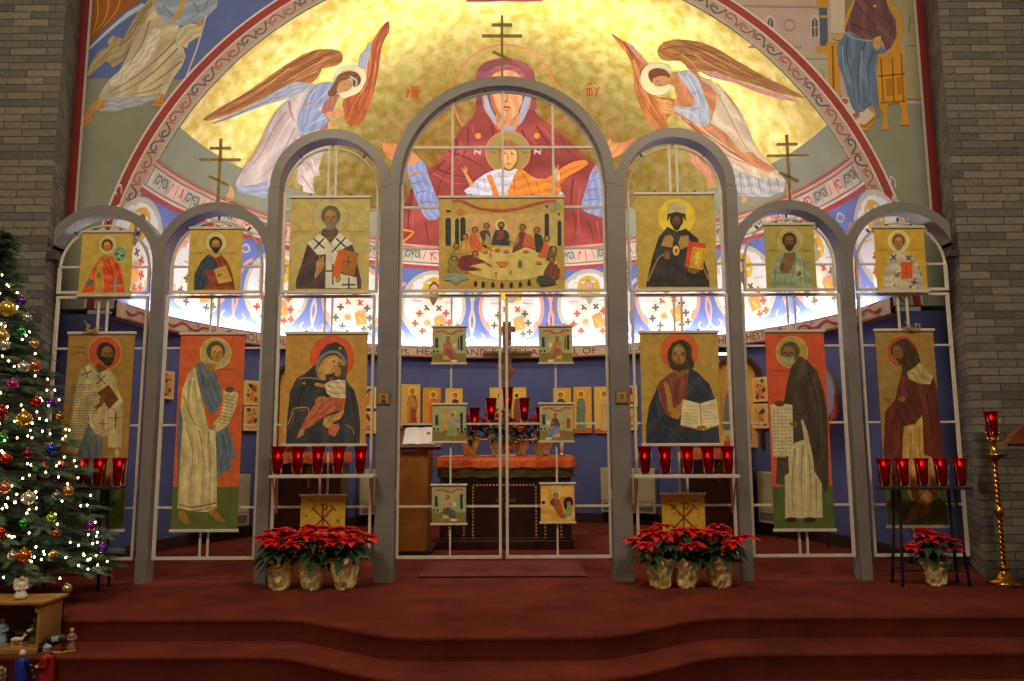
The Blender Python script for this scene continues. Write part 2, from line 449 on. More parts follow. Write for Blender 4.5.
# crosses on top
M_oldgold=mat('antique_gold_paint',(150,122,52),.45,.5,noise=(120,96,40))
def cross(px,ytop,zbase):
    bm=B(); p=on_y(px,ytop,YS+.08); cx=p.x; s=(p.z-zbase)
    yy=YS+.08; w=.011
    box(bm,cx-w,cx+w,yy-w,yy+w,zbase-.03,p.z)
    k=.44
    for dz,hw,sl in ((.09,.095,0),(.20,.188,0),(.40,.095,-.055)):
        z=p.z-dz
        if z<zbase: continue
        M=Matrix.Translation((cx,yy,z))@Matrix.Rotation(0 if not sl else math.radians(26),4,'Y')
        box(bm,-hw,hw,-w,w,-w,w,M=M)
    sobj('cross',bm,M_oldgold)
cross(502,16,4.49); cross(221,139,3.30); cross(786.5,135,3.30)
# ------------------------------------------------------------------ metal lattices
YF=6.60; r=.012
def bar(bm,x0,z0,x1,z1,y=YF,w=.012):
    d=Vector((x1-x0,0,z1-z0)); L=d.length; a=math.atan2(d.z,d.x)
    k=1.0 if abs(math.sin(a))>.5 else .94
    box(bm,-w*.9*k,L+w*.9*k,-w*k,w*k,-w,w,M=Matrix.Translation((x0,y,z0))@Matrix.Rotation(-a,4,'Y'))
def lattice(name,label,x0,x1,hz,vs,group,ztop,zbot,archc=None,av=(),az=()):
    """rectangular frame x0..x1, horizontals hz, pair of verticals vs (list of (x,z0,z1)); arched head archc=(cx,cz,r)"""
    t=thing(name,label,'metal lattice',((x0+x1)/2,YF,zbot),0,group); inv=Matrix.Translation((-(x0+x1)/2,-YF,-zbot))
    bm=B(); bar(bm,x0,zbot,x0,ztop); bar(bm,x1,zbot,x1,ztop); bar(bm,x0,zbot,x1,zbot); bar(bm,x0,ztop,x1,ztop)
    o=obj('frame',bm,M_white,t); o.matrix_parent_inverse=inv
    for z in hz: bm=B(); bar(bm,x0,z,x1,z,w=.009); o=obj('crossbar',bm,M_white,t); o.matrix_parent_inverse=inv
    for x,a,b in vs: bm=B(); bar(bm,x,a,x,b,w=.008); o=obj('upright',bm,M_white,t); o.matrix_parent_inverse=inv
    if archc:
        cx,cz,cr=archc; bm=B(); z0=ztop+.045
        bar(bm,cx-cr,z0,cx-cr,cz); bar(bm,cx+cr,z0,cx+cr,cz); bar(bm,cx-cr,z0,cx+cr,z0)
        tube(bm,[(cx+cr*math.cos(PI*i/30),YF,cz+cr*math.sin(PI*i/30)) for i in range(31)],.012,6)
        o=obj('arched_head',bm,M_white,t); o.matrix_parent_inverse=inv
        for x in av:
            bm=B(); bar(bm,x,z0,x,cz+math.sqrt(max(0,cr*cr-(x-cx)**2)),w=.009); o=obj('upright',bm,M_white,t); o.matrix_parent_inverse=inv
        for z in az:
            h=cr if z<=cz else math.sqrt(max(0,cr*cr-(z-cz)**2))
            bm=B(); bar(bm,cx-h,z,cx+h,z,w=.009); o=obj('crossbar',bm,M_white,t); o.matrix_parent_inverse=inv
        for an in (60,85,110,135,45) if cr>.8 else (50,90,130):
            a=math.radians(an); bm=B(); bar(bm,cx+cr*math.cos(a),cz+cr*math.sin(a),cx+(cr+.04)*math.cos(a),cz+(cr+.04)*math.sin(a),w=.008)
            o=obj('mounting_lug',bm,mat('dark_grey_steel',(64,62,60),.5),t); o.matrix_parent_inverse=inv
    return t
HZ=[.625,1.33,2.006]
# holy doors
for s,side in ((-1,'left'),(1,'right')):
    x0,x1=sorted((s*.03,s*.915)); t=lattice('gate_leaf','cream metal '+side+' leaf of the central gate hung with three small icons',x0,x1,HZ,[(s*.46,.2,2.465)],'leaves of the central gate',2.465,.2)
    t['category']='gate'
    for z in (.72,1.95):
        bm=B(); bbox(bm,s*.926-.014,s*.926+.014,YF-.022,YF-.002,z-.04,z+.04,.003); o=obj('hinge',bm,M_white,t); o.matrix_parent_inverse=Matrix.Translation((-(x0+x1)/2,-YF,-.2))
# upper fixed head in centre
t=thing('arched_lattice','cream metal arched lattice filling the tall central arch above the gate','metal lattice',(0,YF,2.51)); inv=Matrix.Translation((0,-YF,-2.51))
bm=B(); cr=.905
bar(bm,-.915,2.512,.915,2.512); bar(bm,-.915,2.512,-.915,3.48); bar(bm,.915,2.512,.915,3.48)
tube(bm,[(cr*math.cos(PI*i/40),YF,3.48+cr*math.sin(PI*i/40)) for i in range(41)],.012,6)
o=obj('frame',bm,M_white,t); o.matrix_parent_inverse=inv
for z,h in ((3.28,.915),(3.845,math.sqrt(cr*cr-.365**2)),(2.9,.915)):
    bm=B(); bar(bm,-h,z,h,z,w=.011); o=obj('crossbar',bm,M_white,t); o.matrix_parent_inverse=inv
for x in (-.46,0,.46):
    bm=B(); bar(bm,x,3.28,x,3.48+math.sqrt(cr*cr-x*x),w=.010); o=obj('upright',bm,M_white,t); o.matrix_parent_inverse=inv
for an in (38,62,80,100,118,142):
    a=math.radians(an); bm=B(); bar(bm,cr*math.cos(a),3.48+cr*math.sin(a),(cr+.035)*math.cos(a),3.48+(cr+.035)*math.sin(a),w=.008); o=obj('mounting_lug',bm,MATS['dark_grey_steel'],t); o.matrix_parent_inverse=inv
for s,sd in ((-1,'left'),(1,'right')):
    c=s*1.555
    lattice('lattice_panel','cream metal lattice in the bay just '+sd+' of the central gate',min(s*1.15,s*1.99),max(s*1.15,s*1.99),HZ,[(c-.033,.2,2.465),(c+.033,.2,2.465)],'side bay lattices',2.465,.2,(c,3.42,.42),(c-.033,c+.033),(2.75,3.26))
    c=s*2.565
    lattice('lattice_panel','cream metal lattice in the second bay '+sd+' of the central gate',min(s*2.135,s*2.99),max(s*2.135,s*2.99),HZ,[(c-.033,.2,2.465),(c+.033,.2,2.465)],'side bay lattices',2.465,.2,(c,2.76,.40),(c-.033,c+.033),(2.74,))
    c=s*3.56
    lattice('lattice_panel','cream metal lattice in the outermost bay beside the '+sd+' brick pier',min(s*3.17,s*3.965),max(s*3.17,s*3.965),HZ,[(c-.04,.2,2.465),(c+.04,.2,2.465)],'side bay lattices',2.465,.2,(s*3.57,2.72,.40),(c-.04,c+.04),(2.74,))
# ================================================================== MURALS
c1=(0,0,3.935); c2=(180,0,3.935); c3=(380,0,3.935); c4=(580,0,3.935); c5=(764,0,3.935); VC=(390,90,4.255); LA=(225,60,4.863); RA=(610,20,3.782)
def child_mural(P,name,parent,label=None): return P.build(name,M_paint,parent,label)
MG=1.15
def D():
    p=Paint(domap,step=5,lay=.0003,gain=MG,base=.002); p.folds=.30; return p
# --- Virgin orans
P=D().crop(*c3)
P.ring(490,378,202,7,(196,120,86),n=48)
P.crop(*VC)
P.poly([(372,30),(375,70),(340,130),(300,165),(262,230),(210,300),(165,335),(110,390),(70,460),(52,540),(42,600),(38,665),(905,665),(915,600),(912,500),(892,430),(884,330),(835,290),(790,240),(720,175),(650,125),(612,80),(612,30),(600,-40),(380,-40)],(142,62,58),sm=2)
P.crop(*c3).poly([(378,305),(385,275),(405,250),(440,235),(485,229),(530,234),(570,248),(598,272),(610,305),(612,380),(600,440),(395,440),(380,380)],(128,66,74),sm=3)
P.poly([(420,300),(440,270),(485,255),(535,262),(570,290),(560,330),(430,330)],(146,84,88),sm=3)
P.crop(*VC)
# drapery folds
P.lines([[(285,210),(270,300),(220,380),(200,450)],[(330,160),(330,240),(280,330)],[(250,260),(330,290),(400,330)],[(190,330),(260,360),(330,370)],[(95,420),(80,520),(75,640)],[(150,560),(160,620),(165,660)],[(620,150),(680,240),(690,300)],[(560,170),(600,260),(600,340)],[(720,190),(760,260),(800,300)],[(780,380),(770,480),(790,560),(780,650)],[(840,560),(860,610),(870,660)],[(430,150),(440,200),(420,260)],[(720,420),(700,470),(730,560)]],7,(92,36,42))
P.lines([[(300,220),(300,300),(250,370)],[(120,410),(100,500),(95,620)],[(650,160),(710,240),(720,280)],[(810,420),(800,520),(815,640)],[(350,150),(360,200)],[(180,350),(250,390),(320,400)],[(880,560),(895,640)],[(600,200),(640,270)]],6,(180,92,82))
P.lines([[(235,300),(170,360),(130,430)],[(700,250),(690,330),(720,380)]],9,(110,46,48))
# blue sleeves, cuffs, forearms, hands
P.poly([(72,318),(135,300),(160,350),(185,420),(215,500),(205,545),(160,550),(125,500),(100,430)],(132,146,196),sm=3)
P.poly([(885,315),(912,345),(915,525),(870,532),(815,500),(835,420),(855,350)],(132,146,196),sm=3)
P.lines([[(95,400),(140,390),(180,410)],[(110,440),(150,430),(195,450)],[(130,480),(170,475),(205,490)],[(85,370),(130,350),(160,360)],[(840,430),(880,420),(910,425)],[(830,470),(870,465),(912,470)],[(850,390),(890,375)]],5,(92,104,160))
P.lines([[(82,358),(140,346)],[(870,330),(912,360)]],12,(214,132,48))
P.poly([(80,318),(62,290),(20,270),(-6,240),(6,225),(40,235),(90,255),(115,280),(128,302)],(206,142,92),sm=2)
P.crop(*c3).poly([(12,560),(40,575),(70,600),(100,600),(140,640),(110,655),(60,640),(30,615),(10,585)],(206,142,92),sm=2)
P.lines([[(10,550),(45,590)],[(5,570),(45,605)],[(12,595),(50,615)],[(45,560),(60,600)]],6,(190,110,70))
P.poly([(905,525),(915,560),(960,560),(1005,535),(990,560),(960,600),(920,620),(890,650),(875,630),(890,590),(898,560)],(206,142,92),sm=2)
P.lines([[(1010,535),(950,575)],[(1000,550),(945,590)],[(905,520),(912,565)]],6,(190,110,70))
P.crop(*VC)
# veil lining and face
P.poly([(392,20),(410,15),(430,80),(458,130),(480,168),(452,150),(420,110),(400,70)],(150,168,206),sm=2)
P.poly([(600,20),(580,15),(556,80),(545,130),(520,168),(560,140),(585,90),(598,60)],(150,168,206),sm=2)
P.poly([(452,90),(548,90),(542,160),(515,182),(485,182),(458,160)],(186,130,86),sm=2)
P.poly([(420,-40),(455,-75),(495,-85),(535,-75),(568,-40),(566,20),(555,70),(530,112),(496,128),(462,112),(436,75),(424,20)],(204,150,104),sm=3)
P.poly([(424,-20),(440,30),(460,90),(490,124),(462,112),(436,75),(424,20)],(170,112,70),sm=2)
P.lines([[(450,-8),(465,-14),(482,-8)],[(510,-8),(528,-14),(545,-8)]],6,(70,42,32)); P.lines([[(452,4),(466,0),(480,5)],[(512,5),(526,0),(540,4)]],7,(58,36,30))
P.line([(497,-5),(500,40),(488,48),(504,50)],5,(160,100,64)); P.line([(480,76),(496,72),(514,76)],8,(164,62,56)); P.line([(484,84),(498,88),(510,84)],3,(140,80,56))
P.poly([(478,152),(528,150),(522,182),(484,182)],(140,160,205))
P.lines([[(398,30),(402,80),(432,125),(470,190)],[(606,20),(588,70),(552,118),(528,190)],[(470,148),(500,158),(535,146)]],7,(214,132,48))
P.poly([(690,368),(740,325),(790,302),(830,298),(842,315),(800,345),(760,365),(722,400)],(210,128,52),sm=2)
P.lines([[(700,375),(760,340),(835,315)],[(715,395),(790,352)]],4,(150,70,36))
for x,y in ((375,195),(625,195)):
    P.ell(x,y,13,13,(208,140,60),n=10)
P.line([(52,595),(100,605),(62,640),(55,655)],9,(214,140,40),sm=2)
# child
P.ell(502,265,94,90,(148,132,72)); P.ring(502,265,94,6,(196,120,110),n=40,ry=90)
P.poly([(335,452),(350,400),(400,360),(445,340),(500,335),(560,340),(625,378),(690,368),(700,340),(722,350),(716,420),(716,455)],(196,200,226),sm=2)
P.poly([(510,455),(515,400),(545,335),(580,350),(625,380),(665,375),(692,362),(714,380),(716,455)],(212,128,48),sm=2)
P.poly([(410,365),(430,358),(452,410),(466,455),(440,455),(428,410)],(208,120,50),sm=1)
P.lines([[(560,350),(590,400),(600,450)],[(620,385),(640,450)],[(530,380),(530,450)]],5,(166,84,34)); P.lines([[(370,395),(380,450)],[(400,375),(410,440)],[(460,350),(480,400),(482,450)]],5,(150,156,196))
P.poly([(462,262),(470,225),(500,212),(535,222),(546,260),(548,300),(530,335),(505,345),(482,336),(466,305)],(150,96,56),sm=3)
P.poly([(472,270),(485,250),(510,244),(535,256),(540,290),(525,325),(506,336),(488,326),(474,300)],(212,158,104),sm=3)
P.lines([[(482,272),(494,268)],[(514,268),(528,272)]],6,(80,50,34)); P.line([(504,275),(504,298)],4,(170,110,70)); P.line([(494,314),(516,314)],5,(170,80,60))
P.lines([[(350,405),(335,380),(318,350)],[(702,385),(708,360),(712,340)]],22,(206,150,98)); P.lines([[(318,352),(305,330)],[(320,350),(318,322)],[(324,350),(330,325)],[(710,345),(700,322)],[(712,345),(716,318)]],8,(206,150,98))
for x in (440,570): P.line([(x-12,262),(x+12,268)],4,(96,90,60),sm=0)
for x in (372,628): P.lines([[(x-12,252),(x-12,274)],[(x+12,252),(x+12,274)],[(x-12,263),(x+12,263)],[(x-12,252),(x+12,274)]],4,(206,196,206),sm=0)
P.crop(*c3)
P.lines([[(108,385),(112,350)],[(112,352),(124,384),(134,350)],[(134,352),(132,386)],[(146,385),(150,350)],[(150,352),(162,356),(150,368)]],5,(186,66,40),sm=0)
P.line([(122,344),(158,340)],4,(186,66,40),sm=0)
P.lines([[(814,350),(834,350),(834,374),(816,374),(814,350)],[(824,345),(824,378)],[(846,344),(852,362),(862,342)],[(852,362),(850,380)],[(816,332),(836,328)],[(846,330),(852,326)]],5,(186,66,40),sm=0)
P.poly([(338,-12),(641,-12),(641,6),(560,8),(490,5),(420,8),(341,8)],(168,72,70))
child_mural(P,'virgin_mural',dome)
# --- left angel
P=D().crop(*c2)
P.ell(668,322,66,64,(250,236,190)); P.ring(668,322,64,8,(255,246,214),n=36)
P.poly([(822,82),(790,110),(766,150),(745,185),(738,240),(735,300),(722,345),(690,372),(642,392),(645,440),(656,486),(690,498),(722,470),(752,400),(770,330),(784,260),(792,195),(806,150),(823,128)],(176,92,50),sm=2)
P.poly([(740,170),(757,166),(746,230),(730,275),(700,262),(708,215),(728,200)],(168,178,196),sm=1)
P.lines([[(820,86),(780,150),(765,220),(752,300),(730,360)],[(815,130),(785,200),(775,270),(755,350),(700,450)],[(760,250),(740,340),(700,400),(672,470)],[(745,300),(700,380),(660,430)]],4,(120,54,34)); P.lines([[(750,200),(745,290),(715,370)],[(770,240),(760,330),(720,430)],[(735,330),(690,400),(668,450)]],4,(222,150,90))
P.poly([(640,215),(625,200),(580,192),(520,200),(450,235),(380,280),(300,340),(220,390),(150,430),(92,470),(120,474),(200,448),(260,420),(340,380),(430,340),(500,332),(545,305),(560,272),(605,262),(636,245)],(176,118,66),sm=2)
P.poly([(118,490),(200,452),(300,404),(400,345),(455,322),(530,330),(470,372),(400,396),(330,414),(250,445),(180,474)],(178,188,212),sm=1)
P.lines([[(600,205),(480,260),(360,340),(200,430),(90,472)],[(560,230),(450,290),(330,370),(150,455)],[(540,200),(430,260),(300,350),(150,432)]],5,(128,70,42)); P.lines([[(590,225),(500,270),(400,330)],[(540,280),(480,305),(420,330)],[(430,270),(340,335),(240,395)],[(380,310),(280,380)]],4,(226,176,110))
P.lines([[(130,488),(300,415),(440,345)],[(170,474),(330,405),(470,350)]],4,(140,150,186))
P.crop(*LA)
P.poly([(470,108),(420,130),(370,160),(320,185),(270,220),(232,270),(200,330),(170,400),(135,470),(95,520),(62,575),(50,610),(200,640),(240,590),(300,470),(360,500),(350,560),(352,600),(378,612),(380,640),(440,652),(425,600),(432,568),(462,560),(455,520),(485,440),(500,360),(530,200),(490,120)],(208,196,200),sm=1)
P.poly([(50,600),(95,612),(150,605),(205,580),(210,640),(200,672),(165,670),(125,655),(90,650),(62,640)],(160,174,208),sm=1)
P.poly([(28,610),(45,640),(40,681),(5,690),(10,650)],(206,160,110),sm=1)
P.lines([[(300,250),(240,330),(190,430),(140,500),(80,560)],[(340,330),(290,430),(230,520),(150,590)],[(380,360),(320,450),(270,540)],[(250,250),(210,330),(170,420),(110,520)],[(360,510),(400,500),(440,560)],[(370,560),(400,600),(430,640)]],6,(158,128,146)); P.lines([[(320,280),(265,370),(210,470),(130,560)],[(360,370),(300,480),(220,570)],[(380,520),(400,570),(420,620)],[(420,480),(440,540)]],6,(240,234,240))
P.poly([(520,150),(560,170),(530,230),(500,330),(470,350),(440,300),(470,240),(492,180)],(170,110,100),sm=1)
P.poly([(485,112),(530,120),(505,185),(455,238),(480,262),(500,290),(480,325),(430,345),(385,355),(355,330),(352,290),(372,230),(395,180),(430,130)],(150,170,214),sm=2)
P.lines([[(440,140),(410,190),(400,250),(380,320)],[(500,150),(450,200),(420,250)],[(490,280),(440,300),(390,330)]],6,(206,216,236)); P.lines([[(400,170),(385,230),(370,310)],[(470,260),(430,290)]],4,(110,130,186))
P.lines([[(380,222),(432,205)],[(312,200),(318,250),(340,300)]],12,(190,130,130),sm=1)
P.poly([(490,262),(510,250),(550,240),(580,250),(570,275),(530,288),(500,284)],(214,160,104),sm=1); P.poly([(500,300),(540,310),(545,322),(500,330)],(214,160,104),sm=1)
P.poly([(500,150),(540,125),(545,165),(520,185),(500,175)],(190,138,86),sm=1)
P.poly([(500,165),(528,118),(550,76),(590,55),(635,58),(660,85),(656,118),(625,130),(620,90),(590,95),(565,120),(545,160),(520,180)],(122,76,52),sm=2)
P.poly([(545,160),(550,115),(575,98),(612,100),(620,125),(600,150),(570,156)],(196,144,96),sm=2)
P.line([(608,80),(640,100),(635,125)],7,(186,196,216)); P.lines([[(578,118),(590,120)],[(602,124),(612,128)],[(582,142),(594,144)]],4,(90,54,36))
child_mural(P,'angel_mural',dome)
# --- right angel
P=D().crop(*RA)
P.poly([(2,50),(40,72),(80,95),(140,160),(150,185),(140,220),(150,260),(180,290),(250,300),(290,330),(240,350),(215,380),(225,420),(170,415),(135,370),(108,310),(92,250),(88,200),(70,140),(40,100)],(188,118,62),sm=2)
P.poly([(60,88),(85,95),(142,160),(130,170),(100,140)],(200,140,128),sm=1)
P.lines([[(10,56),(70,110),(100,190),(108,260),(150,350),(200,400)],[(50,80),(105,160),(125,230),(170,330),(205,380)],[(120,180),(135,240),(190,310)]],4,(136,66,40)); P.lines([[(90,150),(112,230),(150,310),(190,370)],[(130,210),(160,280),(220,330)]],4,(232,176,104))
P.ell(178,222,62,60,(250,234,178)); P.ring(178,222,59,7,(255,246,210),n=34)
P.poly([(178,120),(190,95),(220,78),(270,74),(330,82),(400,108),(470,150),(540,190),(610,228),(680,262),(738,294),(700,290),(620,270),(560,250),(480,225),(420,205),(350,195),(320,200),(290,180),(270,155),(220,155),(190,145)],(172,120,66),sm=2)
P.poly([(330,190),(400,195),(470,225),(560,256),(640,280),(716,310),(650,300),(560,275),(470,238),(380,218)],(212,158,156),sm=1)
P.lines([[(200,110),(280,100),(380,140),(500,200),(650,265)],[(240,130),(330,140),(430,185),(560,240)],[(300,90),(420,140),(560,215),(700,285)]],4,(120,70,42)); P.lines([[(270,130),(310,160),(330,190)],[(320,130),(380,170),(460,205)],[(360,120),(440,165),(540,215)]],4,(228,184,116))
P.poly([(340,215),(400,240),(445,285),(490,340),(520,400),(545,470),(580,520),(625,560),(660,600),(655,650),(600,660),(500,600),(470,560),(400,470),(350,430),(290,400),(250,350),(270,320),(330,390),(375,385),(380,320),(350,250)],(226,208,182),sm=1)
P.poly([(240,350),(290,380),(330,420),(385,450),(450,500),(530,545),(600,580),(630,565),(560,520),(540,500),(500,500),(440,430),(380,390),(400,330),(405,280),(380,250),(350,230),(330,200),(300,200),(260,210),(240,230),(250,290),(240,320)],(206,140,92),sm=1)
P.poly([(295,480),(330,500),(350,540),(385,560),(395,600),(375,645),(365,590),(330,560),(300,530)],(212,146,120),sm=1)
P.poly([(465,555),(510,580),(570,600),(640,598),(664,606),(660,640),(600,670),(490,665),(470,620)],(184,188,196),sm=1)
P.lines([[(490,575),(500,660)],[(520,590),(540,660)],[(560,600),(575,665)],[(600,600),(610,655)],[(630,600),(640,640)]],5,(130,132,142)); P.lines([[(505,585),(520,660)],[(540,595),(556,660)],[(585,600),(595,660)]],5,(216,218,224))
P.poly([(665,610),(690,640),(690,690),(672,700),(668,650)],(210,160,116),sm=1); P.poly([(500,665),(520,672),(512,690),(495,690)],(210,160,116))
P.lines([[(410,280),(450,360),(490,440),(540,520)],[(380,400),(440,470),(520,530)],[(430,270),(480,340),(520,430)]],6,(196,166,134)); P.lines([[(270,370),(350,440),(440,510),(560,560)],[(300,390),(400,480)],[(420,470),(520,540)]],5,(160,92,56)); P.lines([[(420,290),(470,380),(510,460)],[(290,360),(370,430),(470,500)]],6,(246,232,206))
P.poly([(255,200),(300,195),(335,225),(355,280),(375,330),(382,370),(368,396),(340,400),(290,370),(250,345),(245,325),(300,330),(320,310),(310,280),(280,240)],(176,190,212),sm=2)
P.lines([[(290,210),(320,260),(340,320),(350,380)],[(265,340),(310,350),(345,385)]],6,(216,224,236)); P.lines([[(300,280),(340,270)],[(310,340),(345,330)]],5,(128,140,170))
P.poly([(190,310),(230,325),(250,345),(225,358),(190,350)],(216,164,104),sm=1); P.poly([(170,298),(220,300),(240,318),(200,315)],(216,164,104),sm=1)
P.poly([(215,205),(250,200),(262,235),(240,250),(220,240)],(190,136,80),sm=1)
P.poly([(145,215),(150,192),(178,182),(210,190),(228,212),(215,225),(190,212),(165,225),(160,240)],(118,66,46),sm=2)
P.poly([(160,225),(185,212),(215,214),(228,230),(215,246),(185,252),(168,246)],(196,142,94),sm=2)
P.lines([[(176,232),(188,230)],[(186,244),(198,245)]],4,(96,56,36))
child_mural(P,'angel_mural',dome)
# --- bishops in medallions round the blue zone
zc0=3.17
def medallion(k):
    az=math.radians(1.2+17.8*k); P=Paint(dome_az(az),step=.14,lay=.0003,gain=1.15,base=.001)
    rnd=random.Random(k+40)
    ring=lambda r: [(r*math.cos(2*PI*i/48),zc0+r*1.02*math.sin(2*PI*i/48)) for i in range(48)]
    # tendrils beside the medallion
    for s in (-1,1):
        col=(206,142,140) if (k+ (s>0))%2 else (178,170,164)
        P.line([(s*.44,zc0+.30),(s*.55,zc0+.22),(s*.60,zc0+.0),(s*.56,zc0-.2),(s*.60,zc0-.42)],.05,col,w1=.03)
        P.line([(s*.60,zc0-.42),(s*.50,zc0-.50),(s*.42,zc0-.44),(s*.46,zc0-.38)],.022,(216,160,170))
        P.line([(s*.52,zc0+.40),(s*.60,zc0+.46),(s*.66,zc0+.40),(s*.60,zc0+.36)],.018,(206,176,190))
    P.poly(ring(.50),(176,172,164) if k%2 else (204,146,138)); P.poly(ring(.445),(206,210,226))
    P.ell(0,zc0+.235,.185,.185,(196,160,50))
    rc=(214,206,202); body=[(-.09,.06),(.09,.06),(.2,.0),(.29,-.14),(.33,-.40),(.2,-.445),(0,-.46),(-.2,-.445),(-.33,-.40),(-.29,-.14),(-.2,.0)]
    P.poly([(x,zc0+y) for x,y in body],rc,sm=2)
    P.line([(-.15,zc0+.02),(0,zc0-.12),(.15,zc0+.02)],.085,(226,218,214),sm=0); P.line([(0,zc0-.12),(0,zc0-.45)],.10,(226,218,214),sm=0)
    dk,rd=(84,88,96),(184,74,66)
    for j,(x,y) in enumerate([(-.09,-.03),(.09,-.03),(-.20,-.12),(.20,-.10),(-.26,-.27),(.25,-.24),(-.15,-.38),(.17,-.40),(.27,-.37)]):
        cc=(rd if (j<2)==(k%2==0) else dk); s=.05; a=.785 if j<2 else 0
        for q in (a,a+PI/2): P.line([(x-s*math.cos(q),zc0+y-s*math.sin(q)),(x+s*math.cos(q),zc0+y+s*math.sin(q))],.03,cc,sm=0)
    P.poly([(.02,zc0-.18),(.17,zc0-.14),(.21,zc0-.32),(.06,zc0-.36)],(216,140,86)); P.line([(.07,zc0-.2),(.15,zc0-.3)],.03,(226,176,70),sm=0)
    P.ell(-.08,zc0-.26,.05,.035,(206,150,100))
    hair=[(92,66,48),(150,146,140),(110,80,56)][rnd.randrange(3)]
    P.ell(0,zc0+.245,.082,.10,hair); P.ell(0,zc0+.225,.062,.085,(200,148,100)); P.poly([(-.065,zc0+.2),(0,zc0+.17),(.065,zc0+.2),(.05,zc0+.09),(0,zc0+(.0 if k%2 else .06)),(-.05,zc0+.09)],hair,sm=2)
    P.lines([[(-.035,zc0+.245),(-.015,zc0+.245)],[(.015,zc0+.245),(.035,zc0+.245)]],.010,(60,40,30))
    for s in (-1,1): P.line([(s*.24-.07,zc0+.06),(s*.24+.07,zc0+.055)],.022,(210,160,164),sm=0)
    P.build('bishop_medallion',M_paint,dome)
for k in range(-5,6): medallion(k)
# --- ornament bands on the dome
def scroll(P,x,y,s,col,flip=1,w=.02):
    pts=[]
    for i in range(18):
        a=i/17*2.4*PI; r=s*(1-.8*i/17); pts.append((x+flip*r*math.cos(a),y+r*math.sin(a)))
    P.line(pts,w,col,sm=0)
P=Paint(dome_az(0),step=.2,lay=.0005,gain=1.1,base=.002)
U=lambda d: math.radians(d)*3.84
n=76
def dstrip(z,w,col): P.line([(U(-91+182*i/n),z) for i in range(n+1)],w,col,sm=0)
dstrip(3.715,.05,(164,66,66)); dstrip(3.755,.02,(222,206,202)); dstrip(3.775,.012,(120,120,116)); dstrip(3.975,.012,(120,120,116)); dstrip(4.0,.028,(206,150,140)); dstrip(4.02,.012,(164,66,66))
P.off+=P.lay
st=4.6; k=0; a=-89
while a<89:
    red=k%2; col=(186,88,82) if red else (112,122,120); u=U(a+st/2); z=3.875
    if red: P.poly([(u-.15,3.79),(u+.15,3.79),(u+.15,3.96),(u-.15,3.96)],(222,190,182),up=False)
    scroll(P,u-.065,z,.062,col,1); scroll(P,u+.065,z,.062,col,-1)
    P.line([(u-.13,3.82),(u-.10,3.94)],.012,col,sm=0); P.line([(u+.13,3.82),(u+.10,3.94)],.012,col,sm=0)
    P.line([(u,3.80),(u,3.95)],.012,col,sm=0); P.off-=P.lay*5
    a+=st; k+=1
P.off+=P.lay*8
for i in range(240): a=-90+180*i/240; P.poly([(U(a),4.035),(U(a+.35),4.035),(U(a+.17),4.06)],(186,80,76),up=False)
P.build('ornament_band',M_paint,dome)
# --- sphere base of cornice: inscription + scroll ends
def fascia(u,w,off):
    a=u/RB; return Vector(((RB-off)*math.sin(a),DC.y+(RB-off)*math.cos(a),w))
P=Paint(fascia,step=.1,lay=.0004,gain=1.0,base=.001)
UA=lambda d: math.radians(d)*RB
for z in (2.409,2.547): P.line([(UA(-90+180*i/80),z) for i in range(81)],.012,(170,96,76),sm=0)
tc=(96,34,26)
for body,a0,a1 in (('HOLY HOLY HOLY LORD OF SABAOTH,',-60.6,-22.3),('HEAVEN AND EARTH ARE FULL OF',-20.6,20.3),('THY GLORY. HOSANNA IN THE HIGHEST',22.0,59.5)):
    P.text(body,UA(a0),2.432,.098,tc,wid=UA(a1-a0),sy=1)
for s in (-1,1):
    P.line([(s*UA(62+28*i/30),2.478+.028*math.sin(i*1.05)) for i in range(31)],.03,(160,74,66))
    for i in range(14):
        u=s*UA(63+2*i); z=2.478-(.03 if i%2 else -.03); scroll(P,u,z,.026,(92,84,84) if i%2 else (160,80,72),1,.008)
P.build('inscription',M_paint,cornice)
# --- front wall: red borders, arch border, spandrel paintings
def wmap(x,z,off): return Vector((x,YW-off,z))
class WP(Paint): pass
P=Paint(wmap,None,.00015,1.1,.001)
Ro=R0+.262
def arcpts(r,a0,a1,n=50): return [(r*math.cos(a0+(a1-a0)*i/n),DC.z+r*math.sin(a0+(a1-a0)*i/n)) for i in range(n+1)]
# blue sky behind left angel
zb=4.93; a_b=math.asin((zb-DC.z)/Ro)
P.poly([(-4.42,zb)]+[p for p in arcpts(Ro-.03,PI-a_b,PI/2+.25,30)]+[(-1.0,7.9),(-4.42,7.9)],(98,116,178))
# grey/pink building behind right figure
P.poly([p for p in arcpts(Ro-.03,.72,PI/2-.25,30)]+[(1.0,7.9),(4.42,7.9),(4.42,4.62),(3.6,4.62)],(190,170,164))
o=P.off; P.build('spandrel_backdrop',M_paint,wallf)
P=Paint(lambda x,y,off: on_y(x,y,YW-off),None,.00015,1.1,o+.0005); P.folds=.28
